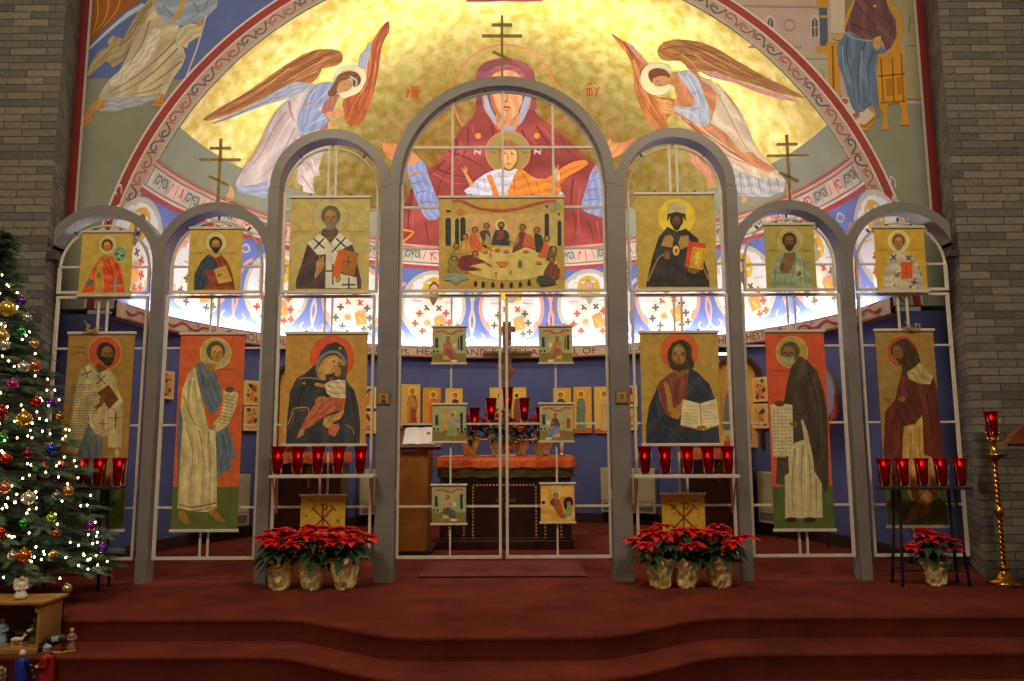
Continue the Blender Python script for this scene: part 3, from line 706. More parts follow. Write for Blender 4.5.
# left: striding angel
P.crop(*c1)
P.poly([(365,-60),(362,60),(352,175),(420,105),(480,50),(545,10),(600,-60)],(160,98,40)); P.lines([[(380,-40),(385,60),(362,140)],[(430,-40),(420,60),(380,120)],[(480,-40),(460,40),(410,100)]],8,(206,150,70))
P.poly([(353,186),(420,118),(500,48),(560,12),(575,30),(530,50),(470,92),(400,152),(352,196)],(196,206,222))
P.poly([(612,-40),(585,0),(540,50),(510,105),(482,152),(442,140),(422,158),(430,182),(392,200),(362,240),(336,298),(352,300),(390,262),(420,240),(442,266),(482,242),(505,200),(560,130),(640,60),(700,-40)],(176,164,124),sm=1)
P.lines([[(600,10),(545,90),(500,160),(440,190),(380,250)],[(620,30),(560,110),(510,190),(450,250)],[(580,20),(520,110),(470,165)]],6,(132,118,84))
P.poly([(390,385),(450,378),(600,362),(650,370),(640,385),(590,398),(545,420),(490,425),(460,440),(400,440),(360,420)],(176,182,196),sm=1)
P.poly([(600,30),(570,90),(530,150),(500,220),(470,280),(430,315),(408,345),(385,383),(500,384),(650,370),(680,310),(715,262),(732,222),(722,190),(690,150),(705,105),(690,60),(640,20)],(204,196,168),sm=1)
P.poly([(430,315),(500,250),(560,190),(610,110),(640,120),(600,220),(520,300),(440,345)],(222,216,194),sm=1)
P.lines([[(700,150),(620,230),(520,310),(420,370)],[(700,190),(620,270),(540,330),(450,372)],[(715,240),(640,300),(560,350)],[(590,80),(560,170),(510,250)],[(640,330),(600,355),(520,372)]],7,(150,132,92))
P.poly([(610,20),(640,-50),(870,-50),(852,30),(800,82),(725,102),(670,95),(620,60)],(156,172,196),sm=1); P.lines([[(640,20),(680,60),(720,80)],[(760,10),(780,50),(740,80)],[(820,0),(800,50)]],6,(110,128,160)); 
P.line([(735,-40),(712,30),(680,85)],16,(212,166,64))
P.poly([(700,112),(750,92),(795,100),(792,140),(745,165),(735,190),(690,170)],(206,196,160),sm=1)
P.poly([(770,90),(792,78),(800,95),(780,108)],(204,150,96))
P.line([(812,60),(775,190),(710,362)],6,(212,204,196),sm=0)
P.poly([(385,388),(422,396),(405,425),(370,440),(352,490),(335,504),(320,492),(328,455),(350,425)],(196,146,86),sm=1); P.poly([(622,365),(648,372),(640,398),(672,412),(668,424),(610,422),(596,412),(612,395)],(196,146,86),sm=1)
P.lines([[(400,392),(380,430)],[(628,372),(622,395)]],12,(222,176,70))
# right: building
P.crop(*c5)
P.lines([[(-120,22),(240,28)],[(-60,185),(150,185)]],8,(168,146,146),sm=0)
for x in (5,180): 
    P.poly([(x+2,150),(x+2,75),(x+12,60),(x+28,60),(x+38,75),(x+38,150)],(206,188,180)); P.poly([(x+8,145),(x+8,82),(x+20,68),(x+32,82),(x+32,145)],(96,92,100)); P.line([(x+20,75),(x+20,145)],4,(190,180,180),sm=0); P.line([(x+8,108),(x+32,108)],4,(190,180,180),sm=0)
P.ring(100,98,21,6,(168,150,148)); P.ring(100,98,10,4,(206,190,186))
for x in (78,105,132): P.ell(x,158,5,5,(210,190,184),n=8)
P.poly([(262,-60),(318,-60),(318,130),(262,130)],(204,196,178)); P.poly([(318,-60),(360,-60),(340,60),(318,110)],(140,130,90))
P.poly([(480,-60),(596,-60),(622,392),(540,392),(556,200),(520,60)],(164,160,126)); P.lines([[(560,180),(612,180)],[(545,388),(622,392)],[(575,60),(570,130)]],6,(132,126,94),sm=0)
P.poly([(145,218),(188,192),(262,196),(270,420),(190,330),(150,280)],(178,176,152)); P.lines([[(145,232),(262,232)],[(165,315),(165,285),(180,272),(195,285),(195,310)],[(205,310),(205,285),(220,272),(235,285),(235,330)]],5,(146,142,118),sm=0)
P.poly([(216,20),(248,20),(252,188),(222,188)],(86,98,122)); P.poly([(202,-20),(258,-20),(250,30),(212,30)],(200,150,60)); P.poly([(216,60),(250,60),(250,70),(216,70)],(200,150,60)); P.poly([(212,180),(258,180),(262,208),(208,208)],(200,150,60))
# throne
gd=(208,152,52); ld=(150,92,24)
P.line([(322,110),(332,60),(352,20),(385,-10)],16,gd); P.line([(450,-10),(500,20),(530,80),(532,150),(492,215)],20,gd)
P.poly([(246,165),(292,165),(300,385),(262,402)],gd); P.line([(270,180),(275,385)],8,ld,sm=0)
P.poly([(432,208),(490,218),(538,178),(548,210),(562,400),(566,440),(572,492),(536,492),(542,440),(530,405),(490,410),(484,450),(492,508),(462,512),(468,450),(452,420)],gd)
P.lines([[(460,230),(470,400)],[(505,230),(512,400)],[(540,210),(550,400)],[(450,300),(555,290)],[(455,405),(555,398)]],6,ld,sm=0)
P.poly([(478,310),(504,308),(508,375),(484,378)],(180,120,34)); P.poly([(520,305),(545,302),(550,370),(526,373)],(180,120,34))
P.poly([(276,425),(300,385),(350,370),(440,440),(440,470),(405,515),(350,505),(325,485)],gd); P.poly([(282,420),(305,382),(360,385),(436,452),(398,488),(335,484)],(214,206,192)); P.line([(335,492),(400,498),(440,460)],5,ld,sm=0)
# seated figure
P.poly([(372,-60),(352,20),(330,80),(318,122),(350,148),(420,158),(452,150),(468,160),(480,200),(505,180),(522,140),(518,80),(490,30),(460,-60)],(116,82,90),sm=1)
P.poly([(335,120),(300,150),(286,190),(292,250),(312,300),(325,350),(338,400),(348,425),(362,444),(392,440),(410,420),(430,400),(445,440),(455,472),(452,400),(442,300),(450,210),(480,205),(455,160),(400,155)],(104,128,160),sm=1)
P.lines([[(330,150),(325,220),(345,300),(360,400)],[(400,165),(375,240),(368,320),(372,410)],[(430,200),(410,280),(420,380)]],7,(72,96,130)); P.lines([[(310,180),(312,250),(335,330)],[(385,200),(380,300),(385,400)]],6,(142,166,194))
P.lines([[(360,10),(400,60),(440,110)],[(380,-20),(430,40),(490,90)],[(340,90),(400,120),(440,130)],[(500,60),(500,130),(490,190)]],5,(84,54,64)); P.line([(320,124),(352,150),(420,160),(452,150)],4,(196,166,140))
P.ell(292,146,20,12,(204,160,100)); P.poly([(432,150),(460,140),(462,180),(445,200),(428,180)],(204,160,100),sm=1)
P.ell(436,24,5,5,(220,190,110),n=8)
P.ell(316,398,16,12,(180,110,96)); P.ell(360,456,18,12,(180,110,96),rot=-.5)
o=P.off
P2=Paint(wmap,None,.00015,1.1,o+.0005)
for s in (-1,1):
    P2.poly([(s*4.345,3.25),(s*4.44,3.25),(s*4.44,7.95),(s*4.345,7.95)],(158,64,66)); P2.poly([(s*4.318,3.25),(s*4.345,3.25),(s*4.345,7.95),(s*4.318,7.95)],(222,206,196))
def arcs(r,w,col):
    P2.off+=P2.lay; P2._strip(arcpts(r,.035,PI-.035,110),w,(*rgb(col,1.1),1))
arcs(R0+.012,.03,(198,194,186)); arcs(R0+.09,.14,(196,172,162)); arcs(R0+.165,.02,(226,212,204)); arcs(R0+.212,.08,(164,70,72)); arcs(R0+.262,.022,(226,212,204))
N=66
P2.off+=P2.lay
for i in range(N):
    a=.06+(PI-.12)*i/N; r=R0+.09; g=i%4<2; col=(84,88,104) if g else (168,96,92)
    def pc(da,dr): return ((r+dr)*math.cos(a+da),DC.z+(r+dr)*math.sin(a+da))
    q=1 if i%2 else -1
    P2.line([pc(-.022,-.045*q),pc(-.012,.03*q),pc(.004,.045*q),pc(.014,.01*q),pc(.004,-.02*q),pc(-.004,.005*q)],.016,col,sm=2,up=False)
    P2.line([pc(.012,-.04*q),pc(.018,.0),pc(.022,.045*q)],.012,col,sm=2,up=False)
P2.build('arch_border',M_paint,wallf)
P.build('spandrel_painting',M_paint,wallf)
# ================================================================== ICON BANNERS
YP=6.555
def banner(name,label,group,tl,br,T,bg,draw,gain=1.35,depth=.008,Y=YP,cat='icon',rails=True,rh=.025):
    a=on_y(*tl,Y); b=on_y(*br,Y); x0,x1=min(a.x,b.x),max(a.x,b.x); z0,z1=b.z,a.z
    cx=(x0+x1)/2; t=thing(name,label,cat,(cx,Y,z0),0,group); inv=Matrix.Translation((-cx,-Y,-z0))
    P=Paint(lambda x,y,off: on_y(x,y,Y-off),None,.00008,gain,.0004,T); P.folds=.26
    # panel body as a solid box in the same coloured mesh
    n0=len(P.bm.faces); box(P.bm,x0,x1,Y,Y+depth,z0,z1); c=(*rgb(bg,gain),1); P.bm.faces.ensure_lookup_table()
    for f in P.bm.faces:
        for l in f.loops: l[P.cl]=c
    draw(P)
    # clip the paint to the panel outline
    bm=P.bm
    for co,no in (((x0,0,0),(-1,0,0)),((x1,0,0),(1,0,0)),((0,0,z0),(0,0,-1)),((0,0,z1),(0,0,1))):
        g=bm.verts[:]+bm.edges[:]+bm.faces[:]
        bmesh.ops.bisect_plane(bm,geom=g,plane_co=Vector(co)+Vector(no)*1e-4,plane_no=no,clear_outer=True,dist=1e-6)
    o=P.build('canvas',M_canvas,t); o.matrix_parent_inverse=inv
    if rails:
        for z in (z1,z0-rh):
            bm=B(); bbox(bm,x0-.012,x1+.012,Y-.012,Y+depth+.006,z,z+rh,.004); o=obj('rail',bm,M_white,t); o.matrix_parent_inverse=inv
        for q in (.25,.75):
            bm=B(); x=x0+(x1-x0)*q; box(bm,x-.008,x+.008,Y-.014,Y+depth+.01,z1+rh,z1+rh+.012); o=obj('clip',bm,MATS['dark_grey_steel'],t); o.matrix_parent_inverse=inv
    return t,(x0,x1,z0,z1)
def speck(P,x0,y0,x1,y1,n,cols,r,seed):
    R=random.Random(seed); P.off+=P.lay
    for i in range(n):
        x,y=R.uniform(x0,x1),R.uniform(y0,y1); s=R.uniform(.5,1)*r; P.ell(x,y,s,s*R.uniform(.5,1),cols[i%len(cols)],rot=R.uniform(0,3),n=7,up=False)
def head(P,x,y,r,hair,skin,beard=None,turn=0,long=False):
    P.ell(x,y-.12*r,.95*r,r,hair); P.ell(x+turn*r*.25,y+.12*r,.62*r,.86*r,skin)
    P.ell(x+turn*r*.25-.05*r,y-.25*r,.5*r,.38*r,tuple(min(255,int(c*1.18)) for c in skin))
    d=tuple(int(c*.5) for c in skin)
    xx=x+turn*r*.35
    P.lines([[(xx-.42*r,y+.0*r),(xx-.12*r,y-.03*r)],[(xx+.12*r,y-.03*r),(xx+.42*r,y)]],.12*r,d,sm=0)
    P.line([(xx,y),(xx+.05*r*turn,y+.32*r),(xx-.08*r,y+.34*r)],.07*r,d,sm=0)
    P.line([(xx-.16*r,y+.52*r),(xx+.16*r,y+.52*r)],.1*r,(120,50,34),sm=0)
    if beard:
        P.poly([(xx-.62*r,y+.3*r),(xx-.3*r,y+.46*r),(xx,y+.40*r),(xx+.3*r,y+.46*r),(xx+.62*r,y+.3*r),(xx+.5*r,y+.95*r),(xx,y+1.35*r),(xx-.5*r,y+.95*r)],beard,sm=2)
        P.line([(xx-.14*r,y+.58*r),(xx+.14*r,y+.58*r)],.09*r,(110,48,34),sm=0)
def hand(P,x,y,s,col,ang=0):
    c,q=math.cos(ang),math.sin(ang); R=lambda a,b:(x+s*(a*c-b*q),y+s*(a*q+b*c))
    P.poly([R(-.5,.6),R(.4,.6),R(.5,-.1),R(-.4,-.2)],col,sm=2)
    P.off+=P.lay
    for a,l in ((-.35,.9),(-.12,1.1),(.12,1.05),(.36,.85)): P.line([R(a,0),R(a,-l)],.2*s,col,sm=0,up=False)
    P.line([R(-.4,.3),R(-.8,-.2)],.22*s,col,sm=0)
def xcross(P,x,y,s,w,col,a=0):
    P.off+=P.lay
    for q in (a,a+PI/2): P.line([(x-s*math.cos(q),y-s*math.sin(q)),(x+s*math.cos(q),y+s*math.sin(q))],w,col,sm=0,up=False)
def inscr(P,x,y,w,col,n=6,h=6):
    R=random.Random(int(x)); P.off+=P.lay
    for i in range(n):
        X=x+w*i/n; P.line([(X,y),(X+R.uniform(-1,1),y-h)],1.6,col,sm=0,up=False)
        P.line([(X,y-h*R.random()),(X+w/n*.6,y-h*R.random())],1.4,col,sm=0,up=False)
K1=(0,170,3.935); TOPG='icon banners in the upper row'; LOWG='tall icon banners in the lower row'
# upper row, left to right
def d(P):
    P.crop(40,190,8.51); P.ell(680,545,62,75,(128,160,118)); P.ring(680,545,60,7,(170,180,120),n=24,ry=72); P.ring(680,545,38,5,(90,130,100),n=20,ry=48)
    for x,y in ((655,545),(668,590),(700,560)): P.ell(x,y,14,9,(40,60,50))
    P.ell(577,465,84,84,(186,178,120)); P.ring(577,465,84,4,(150,110,50),n=36); head(P,572,475,52,(86,58,30),(166,116,54))
    P.crop(*K1)
    P.poly([(398,345),(375,372),(352,410),(335,450),(320,481),(492,481),(484,430),(474,380),(450,345),(424,336)],(206,82,42),sm=1)
    P.poly([(398,350),(388,372),(375,400),(372,440),(372,481),(408,481),(408,430),(404,400),(406,360)],(184,148,62),sm=1); P.lines([[(385,400),(395,440),(385,481)],[(400,380),(396,440)]],3,(130,92,34))
    P.lines([[(425,350),(440,400),(470,460)],[(455,365),(470,410),(480,470)],[(350,430),(340,475)],[(412,370),(450,430)]],4,(150,46,24)); P.lines([[(435,350),(455,400)],[(362,400),(350,470)]],3,(228,130,80))
    P.poly([(396,345),(415,352),(436,345),(430,336),(404,336)],(170,120,56))
    P.poly([(340,440),(358,428),(372,436),(362,452),(345,460)],(70,110,100),sm=1)
    hand(P,388,415,14,(150,104,50)); P.line([(455,420),(453,478)],9,(150,150,130),sm=0); P.line([(430,455),(480,455)],7,(150,150,130),sm=0)
banner('icon_banner','small banner of a young martyr in a red cloak, upper row beside the left pier',TOPG,(82.5,233),(129.5,294),K1,(180,156,74),d)
def d(P):
    P.crop(*K1); P.ell(850,285,44,44,(190,182,130)); P.ring(850,285,44,3,(150,120,60),n=32)
    P.poly([(820,330),(790,360),(772,400),(762,471),(926,471),(916,415),(898,365),(872,332),(850,345)],(134,66,38),sm=1)
    P.poly([(818,333),(788,365),(765,410),(762,471),(800,471),(825,440),(812,415),(800,400),(830,392),(862,380),(846,352)],(52,68,84),sm=1)
    P.lines([[(800,350),(810,380),(790,410)],[(775,420),(800,440),(790,470)],[(830,345),(850,370)]],4,(30,42,56)); P.lines([[(880,350),(900,400),(915,460)],[(860,350),(880,390)],[(850,450),(880,465)]],4,(90,40,24))
    P.poly([(842,392),(892,375),(916,436),(860,448)],(196,162,78)); P.line([(892,375),(916,436)],6,(110,70,30),sm=0); P.lines([[(855,400),(890,388)],[(862,430),(900,420)]],2,(150,110,50),sm=0)
    hand(P,862,415,13,(150,106,50),1.3); head(P,849,292,27,(64,46,28),(160,112,56),(58,40,26)); inscr(P,765,330,45,(140,90,40)); inscr(P,885,330,45,(140,90,40))
banner('icon_banner','small banner of a bearded apostle holding a yellow book, upper row',TOPG,(190.3,229.5),(240.3,291),K1,(184,158,76),d)
def d(P):
    P.crop(240,170,5.12); P.ell(462,240,94,94,(172,164,112)); P.ring(462,240,94,3,(180,110,60),n=40)
    P.poly([(430,300),(400,330),(345,380),(315,480),(288,560),(285,608),(622,608),(620,560),(590,430),(575,380),(520,330),(495,300)],(78,62,62),sm=1)
    P.lines([[(340,420),(330,500),(310,600)],[(400,440),(380,520),(370,600)],[(590,450),(600,600)]],5,(54,42,44))
    P.poly([(420,315),(345,375),(398,436),(440,430),(436,605),(600,605),(597,550),(510,530),(498,420),(577,378),(508,318),(462,375)],(206,204,186))
    P.lines([[(420,316),(462,378),(508,318)],[(440,430),(436,605)],[(346,376),(398,436)],[(462,378),(500,420)]],4,(140,134,112),sm=0)
    g=(54,88,64); xcross(P,405,377,38,9,g,.75); P.line([(470,422),(542,345)],9,g,sm=0); P.line([(492,350),(542,396)],9,g,sm=0)
    P.lines([[(440,517),(478,517)],[(475,480),(475,588)],[(522,587),(592,587)],[(557,550),(557,607)]],8,g,sm=0)
    P.poly([(503,410),(537,408),(514,532),(478,551),(468,540)],(206,96,42)); P.poly([(535,408),(608,425),(586,541),(512,528)],(158,104,44)); P.line([(556,440),(550,505)],4,(90,46,24),sm=0); P.line([(535,466),(572,474)],4,(90,46,24),sm=0); P.ring(556,470,6,2,(90,46,24),n=10)
    P.poly([(390,470),(402,458),(405,440),(412,440),(414,460),(422,440),(430,442),(428,470),(436,480),(425,510),(385,556),(380,545),(388,510)],(166,134,70),sm=1); P.poly([(488,535),(512,530),(518,560),(505,578),(486,570)],(166,130,66),sm=1)
    P.poly([(425,300),(412,330),(440,350),(462,372),(490,345),(505,318),(492,296)],(96,76,50),sm=1)
    head(P,465,240,52,(92,88,66),(140,110,60),(120,116,88)); P.lines([[(430,215),(465,200),(500,215)]],3,(120,116,86)); inscr(P,275,318,95,(150,120,60),9); inscr(P,545,318,100,(150,120,60),9)
banner('icon_banner','square banner of a grey-bearded bishop in white stole with green crosses, upper row',TOPG,(291.2,198.5),(368.5,291),K1,(178,164,98),d)
def d(P):
    P.crop(430,195,6.807)
    P.poly([(250,128),(785,128),(785,350),(250,350)],(190,156,100)); P.poly([(85,140),(250,140),(250,350),(85,350)],(182,160,92)); P.poly([(755,120),(905,120),(905,350),(755,350)],(178,160,98))
    P.line([(150,45),(220,42),(310,85),(400,100),(560,100),(660,75),(790,45),(860,42)],20,(170,82,60)); P.line([(220,52),(400,108),(560,108),(780,52)],5,(120,50,40))
    P.poly([(170,120),(205,85),(245,115),(210,145)],(170,112,60))
    P.poly([(760,90),(795,60),(830,90)],(150,160,120)); P.poly([(830,60),(880,45),(900,90),(850,100)],(130,150,120))
    for x0,y0,x1,y1 in ((105,150,143,346),(170,155,198,346),(206,148,242,315),(780,122,811,275),(868,170,894,345)):
        P.poly([(x0,y1),(x0,y0+14),((x0+x1)/2,y0),(x1,y0+14),(x1,y1)],(48,52,52))
    for x,y in ((118,110),(133,110),(795,78),(878,130)): P.ell(x,y,9,9,(50,46,36),n=8)
    P.ell(540,465,335,122,(196,180,106)); P.ring(540,465,330,5,(150,126,64),n=48,ry=118)
    P.ell(485,205,42,44,(196,184,126)); P.poly([(445,240),(425,290),(415,340),(545,345),(540,290),(535,255),(505,235)],(54,58,68),sm=1); P.poly([(462,245),(450,300),(480,310),(505,290),(500,245)],(128,66,42),sm=1); head(P,485,208,25,(60,42,28),(140,96,50),(56,40,28)); P.line([(530,300),(565,330)],14,(150,104,54),sm=0)
    def fig(hx,hy,body,col,r=23,hair=(78,60,36)):
        P.poly(body,col,sm=1); dk=tuple(int(c*.65) for c in col); P.line([body[0],((body[0][0]+body[2][0])/2,(body[0][1]+body[2][1])/2),body[2]],4,dk)
        head(P,hx,hy,r,hair,(150,108,58))
    fig(385,215,[(365,240),(335,255),(350,290),(370,340),(410,340),(412,270),(400,240)],(84,62,60)); P.poly([(385,260),(405,290),(410,340),(365,340)],(150,150,100),sm=1)
    fig(305,240,[(285,262),(262,295),(268,340),(300,382),(350,388),(350,340),(330,275)],(204,96,54)); P.poly([(318,270),(352,320),(360,370),(420,375),(350,350),(330,300)],(186,150,70),sm=1)
    fig(240,287,[(220,310),(200,345),(195,400),(240,402),(295,385),(270,330),(255,308)],(178,140,70))
    fig(180,350,[(165,375),(130,410),(120,470),(160,500),(195,470),(190,400)],(134,130,62))
    fig(165,437,[(140,462),(115,500),(118,560),(200,565),(250,530),(200,510),(185,460)],(140,124,58))
    fig(308,405,[(285,405),(215,415),(190,440),(195,490),(215,518),(260,480),(340,465),(385,455),(330,430)],(120,50,48))
    P.lines([[(370,455),(420,485)],[(290,490),(345,508)],[(200,515),(260,525)],[(390,350),(425,380)]],12,(158,112,58),sm=0); P.poly([(215,490),(260,480),(330,505),(320,512),(230,515)],(120,50,48),sm=1)
    P.poly([(92,545),(150,530),(240,538),(268,572),(215,580),(180,612),(150,585),(95,580)],(132,146,128),sm=1)
    fig(630,222,[(612,250),(605,310),(565,365),(558,392),(610,370),(650,345),(655,280),(645,250)],(116,60,50)); P.poly([(648,258),(700,280),(722,330),(718,372),(660,352),(630,350)],(178,98,52),sm=1)
    fig(727,240,[(712,262),(718,320),(722,385),(765,392),(775,330),(758,270)],(48,60,56))
    fig(795,297,[(775,320),(762,370),(735,418),(780,425),(805,400),(808,340)],(200,92,48)); fig(842,372,[(820,345),(805,400),(790,440),(830,440),(862,400),(855,350)],(96,92,60))
    fig(830,442,[(810,465),(780,510),(770,555),(830,590),(880,560),(884,510),(860,470)],(116,66,52)); P.poly([(735,550),(790,545),(850,580),(860,605),(790,618),(750,620),(725,580)],(58,72,60),sm=1)
    P.poly([(450,458),(535,458),(510,488),(475,488)],(196,116,54)); P.line([(452,456),(533,456)],6,(120,130,100),sm=0)
    for x,y in ((460,372),(518,382),(655,382),(740,460),(378,385)): P.ell(x,y,20,10,(190,110,52),n=12)
    for x,y in ((412,400),(548,520),(450,530)): P.line([(x,y),(x,y+26)],4,(170,110,60),sm=0); P.ell(x,y,9,5,(170,110,60),n=8)
    P.ell(613,468,14,22,(120,110,60)); P.line([(613,435),(613,495)],4,(90,80,50),sm=0)
    for x,y in ((310,600),(362,605),(428,608),(490,611),(553,611),(615,605),(675,594)): P.poly([(x-10,y+18),(x-10,y-8),(x,y-20),(x+10,y-8),(x+10,y+18)],(44,44,38))
banner('icon_banner','wide banner of the supper, robed men round a pale oval table, under the central arch',None,(439.5,198.5),(565,289),K1,(172,146,74),d,1.4)
def d(P):
    P.crop(600,170,5.12); P.ell(392,240,100,98,(216,190,58)); P.ring(392,240,96,4,(180,150,50),n=40)
    P.poly([(345,290),(300,345),(270,440),(248,530),(234,598),(562,598),(555,530),(520,420),(500,350),(440,300),(392,315)],(48,46,46),sm=1)
    P.lines([[(320,480),(300,590)],[(392,440),(390,590)],[(460,540),(480,590)],[(340,460),(360,590)]],5,(32,32,36)); P.lines([[(300,400),(280,480)],[(430,470),(440,590)]],5,(72,72,74))
    P.poly([(330,340),(360,330),(378,350),(370,398),(312,388)],(164,130,66)); P.poly([(415,338),(452,335),(462,385),(415,408),(400,372)],(164,130,66))
    P.ell(390,412,17,26,(206,180,100)); P.ell(390,414,8,13,(170,80,50))
    P.lines([[(243,570),(275,500),(300,450),(330,430)],[(556,560),(530,500),(500,440)]],10,(150,120,66))
    hand(P,345,440,26,(130,96,48),-.1)
    P.poly([(452,365),(541,377),(525,512),(435,494)],(196,72,36)); P.poly([(476,394),(541,402),(524,512),(457,500)],(206,164,52)); P.lines([[(485,405),(532,412),(518,500),(468,490),(485,405)]],3,(120,76,24),sm=0); P.line([(500,425),(492,480)],8,(236,210,120),sm=0); P.line([(480,446),(512,450)],8,(236,210,120),sm=0)
    P.poly([(445,498),(500,505),(510,520),(480,532),(450,520)],(130,92,44),sm=1)
    head(P,392,262,36,(44,38,30),(96,66,36),(44,38,32)); P.poly([(345,238),(345,180),(362,165),(420,165),(438,182),(438,238),(392,222)],(180,172,120)); P.poly([(345,225),(392,214),(438,225),(440,262),(425,240),(392,232),(358,240),(344,262)],(48,40,32)); P.ring(392,195,8,2,(140,120,70),n=10)
banner('icon_banner','square banner of a bishop in black with yellow halo and red book, upper row',TOPG,(635.2,195),(717.8,288.5),K1,(176,154,72),d)
K2=(740,170,3.606)
def d(P):
    P.crop(*K2); P.ell(180,255,43,43,(160,156,96)); P.ring(180,255,43,3,(190,182,130),n=32)
    P.poly([(165,292),(132,318),(118,365),(105,425),(263,425),(256,372),(236,322),(200,290)],(132,150,116),sm=1); P.poly([(160,300),(198,296),(196,330),(178,372),(150,372),(145,340)],(120,92,52),sm=1)
    P.lines([[(200,300),(195,350),(180,420)],[(230,330),(240,425)],[(130,350),(125,425)],[(215,350),(220,420)],[(160,390),(165,425)]],4,(92,112,84)); P.lines([[(215,310),(230,360)],[(140,330),(135,400)],[(200,340),(205,420)]],3,(164,178,144))
    hand(P,152,352,15,(104,70,34)); P.line([(205,345),(220,385)],14,(190,180,130),sm=0); hand(P,215,375,11,(104,70,34))
    head(P,178,256,28,(70,48,28),(104,72,38),(66,46,28)); inscr(P,100,293,40,(120,92,40)); inscr(P,225,293,40,(120,92,40))
banner('icon_banner','small banner of a dark-bearded saint in a pale green robe, upper row',TOPG,(763.8,225.5),(817,288.5),K2,(158,148,76),d)
def d(P):
    P.crop(*K2); P.ell(572,256,38,38,(200,184,112)); P.ring(572,256,37,4,(220,206,150),n=30)
    P.poly([(548,296),(528,335),(518,390),(514,431),(664,431),(656,372),(632,318),(596,294)],(176,170,148),sm=1); speck(P,525,330,655,428,46,[(130,124,104),(206,200,180)],6,3)
    g=(50,44,40); xcross(P,554,315,14,4,g,.8); xcross(P,608,318,13,4,g,.8); xcross(P,628,404,12,4,g,.2)
    P.poly([(580,333),(622,330),(622,392),(582,394)],(202,88,40)); P.line([(600,345),(600,380)],3,(130,46,24),sm=0); hand(P,568,380,12,(150,104,50),.7)
    head(P,572,258,25,(110,74,40),(158,106,54),(130,120,90)); inscr(P,495,290,40,(140,100,40)); inscr(P,615,290,40,(140,100,40))
banner('icon_banner','small banner of a white-robed bishop holding an orange book, upper row beside the right pier',TOPG,(873.8,228.5),(928,290),K2,(188,156,54),d)
# lower row
KA=(60,325,4.25)
def d(P):
    P.crop(*KA); P.poly([(10,700),(320,700),(320,900),(10,900)],(72,84,44))
    P.ell(190,118,71,71,(176,80,50)); P.ring(190,118,71,4,(196,140,70),n=36)
    P.poly([(120,415),(95,480),(70,560),(75,700),(80,860),(182,860),(182,480),(150,466)],(92,104,108),sm=1); P.lines([[(130,470),(120,620),(125,850)],[(155,490),(150,650),(155,850)],[(95,560),(95,840)]],5,(66,78,86))
    P.poly([(125,163),(88,192),(72,250),(48,380),(26,540),(72,545),(100,470),(120,415),(150,462),(190,475),(203,470),(203,522),(262,525),(268,322),(247,280),(240,230),(212,190),(160,200)],(176,166,118),sm=1)
    R=random.Random(5); P.off+=P.lay
    for i in range(5):
        for j in range(8):
            x,y=62+i*30-j*3,265+j*33
            if x<28 or (x>120 and y>395) or (x>150): continue
            for (a,b) in (((x-11,y-12),(x+11,y-12)),((x-11,y+12),(x+11,y+12)),((x-11,y-12),(x-11,y+12)),((x+11,y-12),(x+11,y+12)),((x,y-12),(x,y+12)),((x-11,y),(x+11,y))): P.line([a,b],2.4,(92,84,56),sm=0,up=False)
    P.lines([[(130,190),(100,240)],[(150,190),(205,240)],[(70,320),(150,310)],[(204,345),(204,520)],[(262,335),(262,522)],[(203,522),(262,522)],[(140,440),(200,470)]],3,(110,100,66))
    g=(58,50,36); xcross(P,112,205,26,4,g,1.2); xcross(P,175,232,26,4,g,.8); P.line([(236,365),(236,445)],4,g,sm=0); P.line([(207,395),(264,395)],3,g,sm=0); xcross(P,182,420,20,3,g)
    P.ell(242,545,10,18,(190,170,110)); P.ring(190,395,52,3,(120,108,70),n=24)
    P.poly([(157,285),(205,252),(250,315),(208,358)],(96,58,30)); P.line([(157,285),(205,250),(222,262)],8,(196,164,70),sm=0); P.line([(222,262),(252,318)],6,(196,164,70),sm=0); hand(P,180,318,22,(112,76,38),.4); P.line([(150,355),(180,330)],16,(112,76,38),sm=0)
    P.poly([(165,160),(200,185),(165,205),(150,175)],(100,72,38)); head(P,195,120,42,(54,42,28),(116,82,44),(48,38,26),turn=.6); inscr(P,58,98,55,(110,70,34),7,9); inscr(P,70,120,45,(110,70,34),5,9)
    P.poly([(60,870),(70,840),(110,850),(105,880)],(120,88,44)); P.poly([(150,850),(185,840),(200,870),(160,880)],(120,88,44))
tA,_=banner('icon_banner','tall banner of a bishop in checked vestment holding a book, behind the Christmas tree',LOWG,(69,334.5),(123,529),KA,(150,116,58),d)
KB=(165,325,3.247)
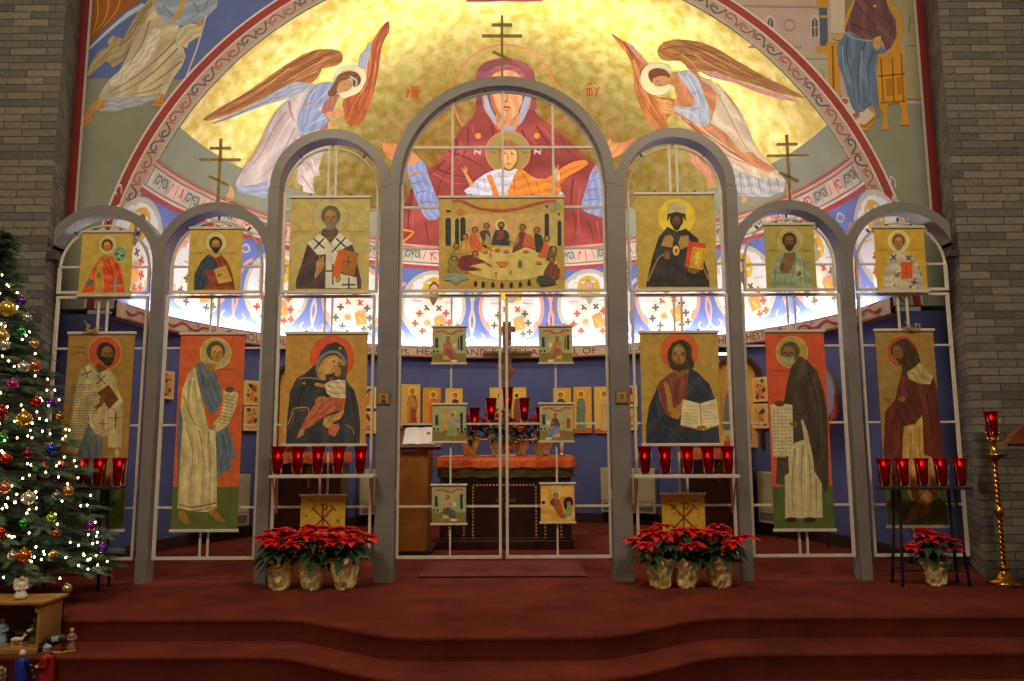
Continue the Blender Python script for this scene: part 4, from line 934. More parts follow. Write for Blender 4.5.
def d(P):
    P.crop(*KB); P.poly([(-10,525),(300,525),(300,700),(-10,700)],(86,98,48))
    P.ell(164,92,51,50,(170,158,96)); P.ring(164,92,50,3,(200,186,120),n=36)
    P.poly([(44,270),(38,360),(40,440),(42,520),(56,520),(60,300)],(88,104,112),sm=1)
    P.poly([(105,130),(75,160),(56,210),(50,262),(58,310),(52,400),(46,500),(40,596),(90,606),(138,607),(168,592),(168,480),(166,380),(165,345),(140,335),(130,290),(110,200)],(192,180,126),sm=1)
    P.poly([(122,118),(98,130),(108,190),(122,245),(146,288),(166,282),(186,240),(180,200),(165,158),(140,140)],(92,108,118),sm=1); P.poly([(165,345),(200,318),(222,390),(230,435),(212,432),(215,470),(188,480),(168,500)],(92,108,118),sm=1)
    P.lines([[(80,180),(75,260),(100,330)],[(70,330),(90,420),(75,580)],[(110,340),(125,440),(115,600)],[(140,345),(148,460),(145,590)],[(60,230),(90,310),(130,340)],[(95,200),(110,280)]],4,(142,124,72)); P.lines([[(90,170),(85,250),(110,310)],[(95,360),(105,480),(98,600)],[(130,360),(138,480),(132,590)]],4,(212,202,158))
    P.lines([[(120,160),(135,220),(150,270)],[(150,170),(165,210)],[(185,350),(200,430),(180,470)]],4,(62,76,88)); P.line([(45,582),(90,592),(166,578)],4,(120,96,60)); P.line([(43,596),(95,604),(166,590)],3,(120,96,60))
    P.poly([(190,208),(238,220),(232,262),(205,325),(170,347),(150,332),(180,290),(188,250)],(188,176,120),sm=1)
    P.off+=P.lay
    for i in range(9): y=228+i*11; P.line([(192-i*2.2,y),(228-i*2.6,y+7)],2,(110,92,52),sm=0,up=False)
    hand(P,152,332,14,(152,112,58),1.4); P.ell(210,210,16,9,(80,84,78)); P.poly([(130,120),(165,128),(160,150),(135,148)],(150,112,60),sm=1)
    head(P,165,88,32,(88,72,42),(158,120,66),turn=.4); inscr(P,175,148,55,(150,60,34),7,8)
    P.poly([(44,603),(62,604),(84,640),(70,650),(46,632)],(150,112,52),sm=1); P.poly([(140,604),(165,600),(196,640),(170,636),(150,622)],(150,112,52),sm=1)
banner('icon_banner','tall orange banner of a curly-haired saint in cream robe unrolling a scroll, left side',LOWG,(181,335),(237.2,529),KB,(190,92,50),d)
KC=(240,300,5.12)
def d(P):
    P.crop(*KC); P.ell(472,295,113,112,(204,86,48)); P.ring(472,295,111,3,(170,60,36),n=40)
    P.poly([(492,215),(445,228),(412,265),(396,320),(345,368),(290,400),(256,470),(242,600),(235,745),(612,745),(616,640),(606,540),(584,462),(542,410),(550,360),(552,290),(535,240)],(56,58,64),sm=1)
    P.lines([[(330,420),(300,520),(280,620)],[(580,500),(592,640),(590,730)],[(400,400),(360,460)],[(290,640),(350,660),(300,730)]],6,(38,40,48)); P.lines([[(350,440),(325,540)],[(560,470),(575,600)]],4,(84,88,94))
    P.line([(405,400),(395,350),(405,310),(435,278),(480,264),(515,280),(538,318),(530,340)],14,(118,126,118)); P.line([(300,402),(360,398),(420,408)],5,(150,130,80))
    P.poly([(404,385),(404,345),(428,302),(478,280),(522,305),(532,335),(505,345),(475,372),(448,402),(422,412)],(178,138,70),sm=2)
    P.poly([(425,350),(450,310),(490,292),(500,310),(470,350),(440,380)],(200,162,92),sm=2)
    P.lines([[(470,312),(490,308)],[(505,318),(520,316)]],4,(70,50,30)); P.ell(482,318,6,4,(46,36,26)); P.ell(512,324,5,4,(46,36,26)); P.line([(497,318),(510,336),(500,342)],3,(120,84,40)); P.line([(482,352),(494,350)],5,(150,66,44))
    P.ell(518,366,32,34,(92,70,40)); P.poly([(485,350),(505,340),(518,360),(512,385),(492,392),(482,372)],(172,128,66),sm=2); P.lines([[(492,360),(500,358)]],3,(60,44,28))
    P.poly([(438,385),(470,376),(478,388),(456,408),(450,420),(440,402)],(48,54,60),sm=1); P.poly([(455,400),(475,395),(480,412),(460,420)],(150,70,50))
    P.poly([(432,432),(452,418),(500,408),(540,410),(542,500),(500,508),(470,500),(445,478)],(196,184,140),sm=1); P.lines([[(450,440),(500,450),(540,445)],[(445,462),(490,480),(540,470)],[(470,420),(520,425)]],5,(140,120,60)); P.line([(455,500),(540,498)],5,(216,206,160),sm=0)
    P.poly([(380,430),(395,422),(432,432),(440,452),(400,442),(385,440)],(178,132,70),sm=1)
    P.poly([(470,498),(542,502),(532,560),(480,575),(440,590),(400,620),(360,650),(330,665),(312,650),(345,590),(385,530),(430,500)],(172,96,64),sm=1); P.poly([(400,495),(430,492),(455,505),(430,530),(395,545),(383,520)],(170,110,60),sm=1)
    P.lines([[(500,520),(490,560)],[(520,515),(515,560)],[(430,520),(380,590),(340,645)],[(460,540),(420,590)]],4,(128,58,40)); P.lines([[(480,515),(470,560)],[(410,530),(365,600)]],4,(206,140,96))
    P.poly([(432,600),(500,580),(532,558),(534,575),(510,612),(470,630),(500,640),(505,655),(455,660),(425,640)],(184,144,74),sm=1); P.lines([[(445,605),(515,585)],[(450,622),(505,608)]],3,(130,92,44)); P.poly([(450,655),(505,630),(512,655),(485,700),(455,690)],(176,104,66),sm=1)
    P.poly([(312,655),(330,665),(325,690),(290,710),(300,680)],(178,134,70),sm=1)
    P.line([(243,640),(262,600),(272,560),(300,552),(345,552),(354,580),(350,600)],6,(160,134,62)); P.line([(250,660),(275,610),(282,572),(340,566)],3,(140,116,52)); P.line([(545,640),(575,660),(585,690)],5,(150,126,62))
    for x,y in ((328,427),(512,248)): xcross(P,x,y,9,3,(180,150,84)); xcross(P,x,y,7,3,(180,150,84),.78)
banner('icon_banner','large banner of a dark-veiled mother with child on orange halo, above the left votive candles',LOWG,(286.3,334.5),(365.5,443.5),KC,(176,136,66),d)
KD=(600,300,5.12)
def d(P):
    P.crop(*KD); P.ell(407,266,96,94,(200,92,52)); P.ring(407,266,95,3,(170,64,40),n=40)
    P.poly([(375,365),(310,410),(288,450),(300,540),(340,590),(420,610),(452,500),(458,360),(430,372)],(122,64,52),sm=1); P.lines([[(340,420),(360,520),(380,580)],[(400,400),(395,480),(410,540)],[(310,450),(330,540)]],5,(84,38,34)); P.lines([[(360,400),(372,450)],[(425,400),(420,470)]],4,(176,110,90))
    P.poly([(455,345),(500,370),(560,430),(590,510),(603,600),(614,745),(235,745),(237,640),(252,540),(292,450),(306,520),(338,588),(400,612),(440,560),(446,470),(450,400)],(46,56,68),sm=1); P.lines([[(480,390),(540,460),(570,560)],[(470,420),(500,480)],[(270,560),(300,640),(290,730)],[(320,600),(380,680),(500,720)],[(300,580),(350,640)]],5,(30,38,50)); P.lines([[(290,520),(310,600)],[(500,400),(555,480)],[(350,650),(430,720)]],4,(90,104,118))
    P.poly([(325,420),(345,415),(368,500),(376,572),(350,572),(340,500)],(160,120,56),sm=1)
    P.poly([(372,560),(400,545),(425,510),(434,522),(432,565),(405,602),(372,606),(356,588)],(160,120,58),sm=1); P.lines([[(395,560),(428,530)],[(400,572),(430,548)]],3,(104,72,34))
    P.poly([(424,508),(512,530),(596,505),(612,638),(532,664),(412,640)],(206,198,152)); P.line([(512,530),(522,664)],5,(120,100,60),sm=0); P.line([(412,642),(530,667),(612,641)],7,(150,110,50),sm=0)
    P.off+=P.lay; R=random.Random(3)
    for i in range(6):
        for s in (0,1):
            y0=540+i*17+(2 if not s else 0); xa,xb=((434-i*2.5,504+i) if s==0 else (524+i,590+i*2))
            n=6
            for j in range(n):
                x=xa+(xb-xa)*j/n; yy=y0+(6*j/n if s==0 else 4-10*j/n); P.line([(x,yy),(x+R.uniform(4,9),yy+R.uniform(-3,3))],2.6,(110,96,64),sm=0,up=False)
    P.ell(520,652,26,9,(140,100,46))
    P.poly([(378,330),(370,375),(410,400),(455,370),(450,330)],(124,90,46),sm=1); P.lines([[(385,380),(410,395),(440,380)]],3,(90,60,30))
    P.poly([(408,203),(370,222),(345,270),(350,320),(370,352),(400,362),(440,352),(478,350),(480,320),(470,290),(470,245),(445,212)],(60,52,38),sm=2)
    P.ell(404,285,37,58,(132,98,50)); P.ell(402,262,26,24,(160,124,66)); P.ell(388,298,9,12,(156,118,60)); P.ell(420,298,9,12,(156,118,60))
    P.lines([[(376,268),(396,266)],[(412,266),(434,268)]],4,(46,34,24)); P.ell(387,276,7,4,(40,30,22)); P.ell(423,276,7,4,(40,30,22)); P.line([(404,274),(401,304),(410,308)],4,(92,62,32)); P.line([(392,322),(418,322)],5,(130,60,40)); P.poly([(372,310),(390,330),(404,328),(420,330),(438,310),(432,345),(404,366),(378,345)],(66,52,34),sm=2); P.line([(394,324),(416,324)],5,(134,62,42),sm=0)
banner('icon_banner','large banner of a bearded man blessing over an open book, above the right votive candles',LOWG,(639.6,333.5),(722,443),KD,(168,140,64),d)
KE=(755,325,3.247)
def d(P):
    P.crop(*KE); P.poly([(-10,525),(320,520),(320,700),(-10,700)],(80,94,46))
    P.ell(120,88,52,51,(160,142,66)); P.ring(120,88,51,3,(190,170,90),n=36)
    P.poly([(145,100),(116,138),(102,200),(94,248),(62,262),(96,300),(108,400),(100,432),(72,430),(68,515),(100,522),(108,480),(165,368),(190,470),(215,510),(226,546),(240,515),(236,300),(226,222),(202,150),(168,114)],(68,60,48),sm=1)
    P.poly([(108,425),(130,382),(160,372),(152,320),(148,308),(156,308),(170,345),(190,440),(192,476),(216,512),(220,625),(98,628),(97,488),(110,482)],(184,174,128)); P.lines([[(130,400),(120,520),(125,620)],[(155,390),(150,500),(155,620)],[(175,420),(180,520),(178,620)],[(198,500),(200,620)]],4,(130,116,74)); P.lines([[(140,400),(136,520),(140,620)],[(165,400),(166,500),(166,620)]],4,(210,202,162))
    P.lines([[(170,150),(200,240),(205,360),(200,460)],[(140,180),(120,240)],[(180,260),(150,290),(110,280)],[(160,200),(180,330)]],4,(46,40,32)); P.lines([[(190,180),(214,280),(215,420)],[(150,140),(130,200)]],3,(96,88,70))
    P.poly([(50,262),(121,262),(126,425),(58,428)],(186,178,136)); P.off+=P.lay; R=random.Random(8)
    for i in range(13):
        for j in range(5): x=58+j*13; y=274+i*11.5; P.line([(x,y),(x+R.uniform(5,10),y+R.uniform(-2,2))],2.2,(110,100,66),sm=0,up=False)
    P.ell(84,262,38,6,(196,188,140)); P.ell(80,255,16,10,(90,64,36)); hand(P,128,322,13,(120,88,42),-1.5)
    head(P,114,90,33,(80,76,56),(116,88,48),(150,146,112),turn=-.5); inscr(P,62,152,45,(150,56,34),6,8)
    P.ell(118,632,20,8,(60,40,24)); P.ell(178,632,20,8,(60,40,24))
banner('icon_banner','tall orange banner of a stooping monk in dark cloak with a hanging scroll, right side',LOWG,(765,332.5),(835,528.5),KE,(190,82,48),d)
KF=(865,325,3.247)
def d(P):
    P.crop(*KF); P.poly([(20,525),(320,520),(320,700),(20,700)],(80,92,40))
    P.ell(122,86,53,52,(158,84,50)); P.ring(122,86,52,3,(180,120,60),n=36)
    P.poly([(126,128),(106,200),(100,238),(66,280),(60,420),(90,505),(122,480),(126,330),(180,300),(190,420),(215,450),(252,472),(254,300),(238,220),(222,165),(210,192),(150,180)],(92,46,34),sm=1)
    P.lines([[(130,200),(150,240),(130,300)],[(90,300),(85,400),(95,480)],[(200,220),(215,320),(220,440)],[(235,260),(238,400)]],4,(62,28,24)); P.lines([[(110,280),(108,400)],[(180,220),(200,300)]],3,(126,74,56))
    P.poly([(132,138),(170,114),(205,150),(222,168),(212,192),(182,192),(142,176)],(164,150,92),sm=1); P.lines([[(150,150),(175,185)],[(185,140),(200,185)]],3,(120,104,60))
    P.poly([(126,330),(165,324),(186,290),(191,420),(240,440),(244,560),(200,586),(150,572),(130,520),(121,420)],(176,146,76),sm=1); P.lines([[(150,350),(148,450),(155,560)],[(175,340),(180,450),(185,570)],[(210,450),(212,570)]],4,(134,104,50))
    P.poly([(100,240),(150,235),(180,260),(185,295),(160,322),(125,325),(100,300)],(84,42,32),sm=1); hand(P,78,242,16,(130,96,50),-1.5); hand(P,122,240,14,(130,96,50),-1.5)
    P.poly([(118,45),(88,66),(86,95),(118,128),(122,162),(140,150),(180,118),(160,70),(140,48)],(66,50,32),sm=2); P.poly([(92,72),(108,66),(122,84),(122,108),(112,120),(98,108),(90,90)],(126,92,48),sm=2); P.poly([(100,108),(122,108),(128,135),(112,128)],(66,50,32),sm=1); P.lines([[(96,86),(102,85)],[(108,85),(116,85)]],2,(50,36,24))
    P.poly([(150,590),(180,575),(170,630),(135,640)],(136,106,52),sm=1); P.poly([(190,590),(215,580),(210,610),(180,622)],(136,106,52),sm=1)
tF,_=banner('icon_banner','tall ochre banner of a long-haired prophet in dark red cloak, behind the right candle stand',LOWG,(875,331.5),(948,525),KF,(146,120,60),d)
# gate icons
GG='six small icons on the central gate'
def gate_icon(label,tl,br,v):
    x0,y0=tl; x1,y1=br; W=x1-x0; Hh=y1-y0
    def d(P):
        P.crop(x0,y0,1/ (W/100.0)); k=1
        sk=(160,116,62); fl=(126,112,58) if v in(0,1,2,3,4) else (196,142,56)
        P.poly([(-5,76),(105,76),(105,125),(-5,125)],fl) if v<5 else None
        if v==5:
            P.poly([(-5,-5),(105,-5),(105,125),(-5,125)],(204,152,60)); P.poly([(30,5),(60,-5),(62,30),(50,60),(36,40)],(196,180,120),sm=1)
            for a in ((5,30,20,20),(20,60,24,16),(75,20,20,16),(84,90,18,12),(12,95,20,10)): P.ell(*a,(222,176,84),n=9)
            P.poly([(66,50),(74,38),(88,36),(96,52),(90,62),(84,50),(76,56),(80,72),(70,70)],(40,38,36),sm=2); P.poly([(78,62),(90,62),(92,90),(72,98),(68,88)],(134,146,90),sm=1); P.ell(82,56,6,7,sk)
            P.poly([(34,40),(48,36),(58,50),(66,76),(72,96),(58,98),(38,66),(28,56)],(150,86,48),sm=1); P.poly([(26,48),(38,44),(44,58),(32,62)],(110,70,44)); head(P,44,33,8,(90,74,50),sk,(150,140,110)); P.ell(8,52,5,5,(40,36,34))
            return
        bw=(150,160,118); 
        P.poly([(2,26),(26,26),(26,78),(2,78)],bw); P.poly([(74,16),(98,16),(98,78),(74,78)],(172,158,100) if v%2 else bw)
        P.poly([(8,32),(16,28),(18,60),(8,60)],(48,58,62)); P.poly([(82,26),(90,22),(91,68),(83,68)],(48,58,62)) if v!=3 else P.poly([(80,40),(91,40),(91,70),(80,70)],(150,70,50))
        if v in (0,1): P.poly([(76,30),(80,28),(80,66),(76,66)],(60,66,66))
        P.ell(5,72,3,4,(40,40,36)); P.ell(16,72,3,4,(40,40,36))
        if v!=2: P.line([(10,14),(30,10),(45,18),(60,18),(75,9),(92,12)],4.5,(176,76,54))
        if v==2:   # angel
            P.poly([(56,22),(20,12),(24,17),(48,28)],(190,146,66),sm=1); P.poly([(50,34),(34,50),(22,84),(34,76),(48,54)],(196,146,60),sm=1)
            P.ell(60,29,10,10,(206,196,150)); P.poly([(54,38),(46,60),(40,92),(74,92),(72,62),(66,42)],(134,146,100),sm=1); P.poly([(52,42),(66,40),(76,50),(66,58),(54,54)],(140,156,170),sm=1); P.line([(70,50),(86,42)],5,sk,sm=0); head(P,60,30,7,(96,66,36),sk); P.poly([(84,24),(90,24),(90,84),(84,84)],(44,52,54)); P.ell(76,72,3,4,(40,40,36)); P.ell(96,72,3,4,(40,40,36))
        else:
            cx=46 if v!=1 else 54; s=1 if v in (0,4) else -1; rob,mant={0:((176,104,76),(150,84,84)),1:((176,124,66),(150,108,60)),3:((96,62,60),(112,136,160)),4:((196,148,112),(86,92,86))}[v]
            P.ell(cx,32,10,10,(196,184,124)); P.poly([(cx-14*s,76),(cx+18*s,76),(cx+18*s,96),(cx-14*s,96)],(196,156,72))
            P.poly([(cx-6,40),(cx-14,56),(cx-12,78),(cx+12,80),(cx+14,56),(cx+6,40)],rob,sm=1); P.poly([(cx-14*s,66),(cx+4*s,62),(cx+22*s,72),(cx+24*s,94),(cx+10*s,98),(cx-2*s,86),(cx-16*s,82)],mant,sm=1)
            P.line([(cx-4*s,66),(cx+8*s,80),(cx+14*s,96)],2,tuple(int(c*.6) for c in mant)); head(P,cx,33,7.5,(86,68,44),sk,(120,100,70) if v!=3 else None); P.line([(cx+4*s,52),(cx+18*s,56)],5,sk,sm=0)
            P.poly([(cx+14*s,48),(cx+26*s,46),(cx+24*s,60),(cx+14*s,60)],(206,196,150)); P.poly([(cx+10*s,96),(cx+30*s,98),(cx+24*s,104),(cx+8*s,102)],(214,206,164))
            if v in (3,): P.ell(cx-17,74,4,5,(190,70,50)); P.ell(cx+22,84,5,6,(190,70,50))
        speck(P,2,2,98,108,10,[(160,150,100),(140,126,80)],2.4,v)
    banner('gate_icon',label,GG,tl,br,(0,0,1),(164,160,112) if v!=5 else (196,146,60),d,1.35,.008,YP+.012,'icon',True,.018)
gate_icon('small icon of a seated writer, top of the left gate leaf',(432.5,327.5),(466,362.5),0)
gate_icon('small icon of a seated writer bent to the left, top of the right gate leaf',(539,327),(572.5,362),1)
gate_icon('small icon of an angel with golden wing, middle of the left gate leaf',(432.5,405),(466,441),2)
gate_icon('small icon of a woman in dark red and blue, middle of the right gate leaf',(539.5,404.5),(573.5,440.5),3)
gate_icon('small icon of a seated writer by two towers, bottom of the left gate leaf',(432,486),(466,523),4)
gate_icon('small golden icon of a rocky cave scene, bottom of the right gate leaf',(540.5,484.5),(575,521.5),5)
# monogram panels low in side bays
def mono(label,tl,br):
    x0,y0=tl;x1,y1=br
    def d(P):
        P.crop(x0,y0,100/(x1-x0)); speck(P,3,3,97,97,40,[(166,138,40),(190,166,70),(140,118,34)],5,int(x0)); c=(128,52,34)
        P.lines([[(50,18),(50,78)],[(28,28),(74,74)],[(74,26),(28,74)]],4,c,sm=0); P.lines([[(22,34),(34,22)],[(68,20),(80,32)],[(22,68),(34,80)],[(68,80),(80,68)],[(43,18),(52,18)],[(44,80),(56,80)]],3,c,sm=0); P.line([(50,19),(58,19),(60,25),(57,30),(50,31)],3,c)
    banner('monogram_panel',label,'gold monogram panels',tl,br,(0,0,1),(180,154,52),d,1.2,.008,YP+.01,'icon',True,.017)
mono('gold panel with dark red monogram behind the left poinsettias',(301,496.5),(344.5,541))
mono('gold panel with dark red monogram behind the right poinsettias',(661.5,495),(706,540))
# palm sprigs
M_palm=mat('dried_palm',(196,168,84),.6,noise=(166,136,60),scale=30)
def sprig(px,py,label):
    p=on_y(px,py,YP-.02); bm=B(); R=random.Random(int(px))
    for i in range(7):
        a=R.uniform(-.9,.9); L=R.uniform(.05,.13); pts=[p+Vector((R.uniform(-.03,.03),0,0))]
        for j in range(1,6): t=j/5; pts.append(p+Vector((math.sin(a*2)*L*t+.02*math.sin(6*t+i),-.01*math.sin(3*t),L*t*math.cos(a)-.06*t*t*R.random())))
        tube(bm,pts,[.005]*5+[.002],5)
    tag(obj('palm_sprig',bm,M_palm),label,'palm')
sprig(91,333,'dried palm sprig on the top rail of the left pier banner'); sprig(913,331,'dried palm sprig on the top rail of the right pier banner')
# two tiny icons on the middle posts
def tiny(px,py,label,faces):
    Y=YS-.012; w=6.5
    def d(P):
        P.crop(px-w,py-w,100/(2*w)); P.poly([(12,12),(88,12),(88,88),(12,88)],(150,128,60)); P.ell(50,44,22,24,(180,158,84)); P.ell(50,46,17,22,(58,42,28)); P.ell(50,50,11,15,(140,100,54)); 
        if faces: P.poly([(30,88),(34,66),(50,62),(66,66),(70,88)],(96,40,36))
        P.lines([[(44,48),(48,48)],[(53,48),(57,48)]],2.5,(50,30,20),sm=0); P.line([(46,58),(54,58)],2,(120,50,40),sm=0)
    banner('small_icon',label,'small square icons on the middle posts',(px-w,py-w*.95),(px+w,py+w*.95),(0,0,1),(120,92,44),d,1.2,.012,Y,'icon',False)
tiny(383.5,398,'small square icon of a veiled woman on the post left of the gate',1); tiny(621.8,397,'small square icon of a bearded face on the post right of the gate',0)
# ================================================================== FURNISHINGS
def local_paint(gain=1.3,T=(0,0,1),lay=.00015):
    return Paint(lambda u,v,off: Vector((u,-off,v)),None,lay,gain,.0005,T)
def azpos(a,z,r=R0): return Vector((r*math.sin(a),DC.y+r*math.cos(a),z))
def cyl_hit(px,py,R=R0):
    d=ray(px,py); ox,oy=CAM.x,-DC.y; a=d.x**2+d.y**2; b=ox*d.x+oy*d.y; q=ox*ox+oy*oy-R*R
    t=(-b+math.sqrt(b*b-a*q))/a; p=CAM+d*t; return math.atan2(p.x,p.y-DC.y),p.z
def wall_icon(label,px0,py0,px1,py1,w,h,kind,cols,group):
    a,z=cyl_hit((px0+px1)/2,(py0+py1)/2); zb=z-h/2
    t=thing('wall_icon',label,'icon',azpos(a,zb,R0-.045),-a,group)
    bg,rob,man,hair=cols[:4]; P=local_paint(1.3,(0,0,100.0))
    n=box(P.bm,-w/2,w/2,0,.022,0,h); c=(*rgb(bg,1.3),1)
    for f in P.bm.faces:
        for l in f.loops: l[P.cl]=c
    W,Hh=w*100,h*100
    if kind=='saint':
        P.poly([(-W/2,0),(W/2,0),(W/2,Hh*.12),(-W/2,Hh*.10)],(178,96,44))
        hx=W*.08*cols[4]; hy=Hh*.84; P.ell(hx,hy,W*.25,W*.25,(222,180,64))
        P.poly([(hx-W*.16,Hh*.74),(hx+W*.16,Hh*.74),(hx+W*.26,Hh*.5),(hx+W*.2,Hh*.3),(hx+W*.24,Hh*.08),(hx-W*.26,Hh*.08),(hx-W*.22,Hh*.4),(hx-W*.27,Hh*.55)],rob,sm=2)
        P.poly([(hx-W*.16,Hh*.74),(hx+W*.05,Hh*.72),(hx+W*.2,Hh*.55),(hx+W*.1,Hh*.40),(hx-W*.05,Hh*.5),(hx-W*.1,Hh*.14),(hx-W*.26,Hh*.10),(hx-W*.26,Hh*.5)],man,sm=2)
        P.lines([[(hx-W*.1,Hh*.6),(hx-W*.12,Hh*.35),(hx-W*.16,Hh*.12)],[(hx+W*.08,Hh*.5),(hx+W*.1,Hh*.2)]],W*.035,tuple(int(v*.6) for v in man))
        P.line([(hx,Hh*.58),(hx+W*.3*cols[4],Hh*.62)],W*.08,(170,116,60)); P.ell(hx,hy,W*.12,W*.135,hair); P.ell(hx,hy-.3,W*.075,W*.1,(176,124,70))
    elif kind=='wide':
        P.poly([(-W*.02,0),(W*.02,0),(W*.02,Hh),(-W*.02,Hh)],(190,150,70))
        for s in (-1,1):
            P.ell(s*W*.24,Hh*.8,W*.10,W*.10,(222,186,80)); P.poly([(s*W*.16,Hh*.1),(s*W*.33,Hh*.1),(s*W*.33,Hh*.6),(s*W*.24,Hh*.74),(s*W*.16,Hh*.6)],(196,170,110) if s<0 else (120,80,60),sm=2); P.ell(s*W*.24,Hh*.8,W*.05,W*.055,hair)
    else:
        m=W*.12; P.poly([(-W/2+m,m),(W/2-m,m),(W/2-m,Hh-m),(-W/2+m,Hh-m)],(200,160,78))
        R=random.Random(int(px0*7+py0)); P.off+=P.lay
        for i in range(9): P.ell(R.uniform(-W*.28,W*.28),R.uniform(m*1.5,Hh-m*1.6),W*.09,W*.12,[rob,man,(110,46,30),(70,70,60)][i%4],rot=R.random(),n=9,up=False)
        P.off+=P.lay
        for i in range(4): P.ell(-W*.22+i*W*.14,Hh*.62+R.uniform(-1,3),W*.05,W*.05,(90,56,34),n=8,up=False)
        P.poly([(-W*.1,Hh*.2),(W*.1,Hh*.22),(W*.12,Hh*.5),(0,Hh*.6),(-W*.1,Hh*.48)],man,sm=2)
    P.build('painted_board',M_icon,t)
    bm=B(); box(bm,-w/2-.004,w/2+.004,.022,.04,-.004,h+.004); obj('back_panel',bm,mat('dark_wood_edge',(96,60,32),.6),t)
G1='row of saint icons on the blue wall'
wall_icon('wall icon of a bearded saint in dark red, leftmost of the row above the lectern',401,386.5,419,426,.285,.64,'saint',((196,160,80),(150,62,34),(178,128,66),(72,56,34),1),G1)
wall_icon('wall icon of a saint in bright orange and red, second above the lectern',422.5,386.5,440,434,.27,.66,'saint',((196,140,44),(196,84,40),(206,110,50),(90,54,30),1),G1)
wall_icon('wall icon of a woman in a dark mantle, seen above the left gate icon',445,387.5,462,434,.26,.66,'saint',((208,168,64),(84,48,44),(84,48,44),(64,40,32),1),G1)
wall_icon('wall icon of a dark-robed saint, first right of the altar candles',554,386.5,571.5,434,.27,.66,'saint',((206,160,58),(96,72,44),(90,66,40),(64,44,28),-1),G1)
wall_icon('wall icon of a saint in sea green robes, middle of the right row',574.5,385.5,592,434.5,.27,.68,'saint',((206,156,62),(110,130,90),(92,126,104),(84,56,30),-1),G1)
wall_icon('wall icon with yellow halo and pale robe, nearest the right gate post',595.5,385.5,612,434.5,.26,.68,'saint',((208,170,74),(206,166,96),(200,160,90),(58,44,30),1),G1)
wall_icon('wide gold diptych icon on the wall behind the altar candles',490,387.5,526,428,.55,.60,'wide',((206,168,74),(0,0,0),(0,0,0),(90,60,34),0),None)
G2='small feast icons in pairs on the blue wall'
for lab,r in (('small feast icon near the left outer post, alone above',(157,372,170,398)),('upper small feast icon left of the mother and child banner',(242.5,381,257,405)),('lower small feast icon left of the mother and child banner',(242.5,407,257,430)),
    ('upper small feast icon seen between left banner and gate post',(360,386,374,409)),('lower small feast icon seen between left banner and gate post',(360,411,374,434)),('upper small feast icon just right of the right gate post',(624,386,636.5,407)),('lower small feast icon just right of the right gate post',(624,409,636.5,430)),
    ('upper small feast icon left of the stooping monk banner',(756,377,769,402)),('lower small feast icon left of the stooping monk banner',(756,404,769,428))):
    wall_icon(lab,*r,.24,.31,'feast',((206,178,110),(170,70,44),(196,110,60),(80,54,30)),G2)
# heaters on the wall
M_beige=mat('beige_enamel',(186,176,142),.5,noise=(176,166,132),scale=6)
def heater(a,label):
    t=thing('wall_heater',label,'heater',azpos(math.radians(a),.16,R0-.16),-math.radians(a),'beige wall heaters'); w=.40
    bm=B(); bbox(bm,-w,w,0,.12,0,.62,.012); obj('casing',bm,M_beige,t)
    bm=B()
    for i in range(7): box(bm,-w+.04,w-.04,-.008,.002,.04+i*.014,.047+i*.014)
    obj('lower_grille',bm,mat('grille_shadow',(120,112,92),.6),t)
    bm=B(); bbox(bm,-w+.02,w-.02,-.006,.0,.16,.58,.003); obj('front_panel',bm,M_beige,t)
heater(-26.5,'beige wall heater behind the left votive shelf'); heater(26.9,'beige wall heater behind the right gate post'); heater(-63,'beige wall heater behind the orange scroll banner'); heater(62,'beige wall heater behind the stooping monk banner')
# altar
M_mahog=mat('dark_mahogany',(62,26,18),.35,noise=(46,18,12),scale=9)
M_orange=mat('orange_red_cloth',(240,116,30),.6,noise=(206,76,26),scale=24,bump=.3)
M_broc=mat('gold_green_brocade',(124,112,48),.5,noise=(76,64,26),scale=60,bump=.3)
M_check=mat('inlaid_gold',(240,206,100),.4,.2)
pa=on_z(505,549.5,0); AY=pa.y; AX=pa.x
z1=on_y(505,457,AY-.05).z; hw=(on_y(571,500,AY).x-on_y(440,500,AY).x)/2; AX=(on_y(571,500,AY).x+on_y(440,500,AY).x)/2
altar=thing('altar_table','dark wooden altar table with gold inlaid front panel behind the gate','altar',(AX,AY,0)); AD=.95
bm=B(); bbox(bm,-hw,hw,0,AD,.09,z1-.03,.008); bbox(bm,-hw-.03,hw+.03,-.02,AD+.02,0,.10,.01); bbox(bm,-hw-.015,hw+.015,-.01,AD+.01,.10,.125,.006); obj('body',bm,M_mahog,altar)
def zz(py): return on_y(505,py,AY).z
def xx(px): return on_y(px,500,AY).x-AX
bm=B(); x0,x1,za,zb_=xx(473),xx(536),zz(539),zz(485); n=0
def checks(bm,x0,x1,za,zb_,s=.018):
    for (a,b,hor) in ((za,za,1),(zb_,zb_,1)):
        L=x1-x0; k=int(L/(2*s)); 
        for i in range(k): x=x0+L*i/k; box(bm,x,x+s,-.008,.001,a-s/2,a+s/2)
    L=zb_-za; k=int(L/(2*s))
    for x in (x0,x1):
        for i in range(k): z=za+L*i/k; box(bm,x-s/2,x+s/2,-.008,.001,z,z+s)
checks(bm,x0,x1,za,zb_); checks(bm,xx(449),xx(464),zz(539),zz(486)); checks(bm,xx(545),xx(561),zz(539),zz(486)); obj('inlay',bm,M_check,altar,label='yellow checkered inlay border')
bm=B(); cz=zz(502); box(bm,-.018,.018,-.014,.0,cz-.16,cz+.12); box(bm,-.11,.11,-.014,.0,cz+.0,cz+.035); box(bm,-.05,.05,-.014,0,cz+.065,cz+.09); box(bm,-.05,.05,-.014,0,cz-.10,cz-.075); obj('cross_emblem',bm,M_brass,altar)
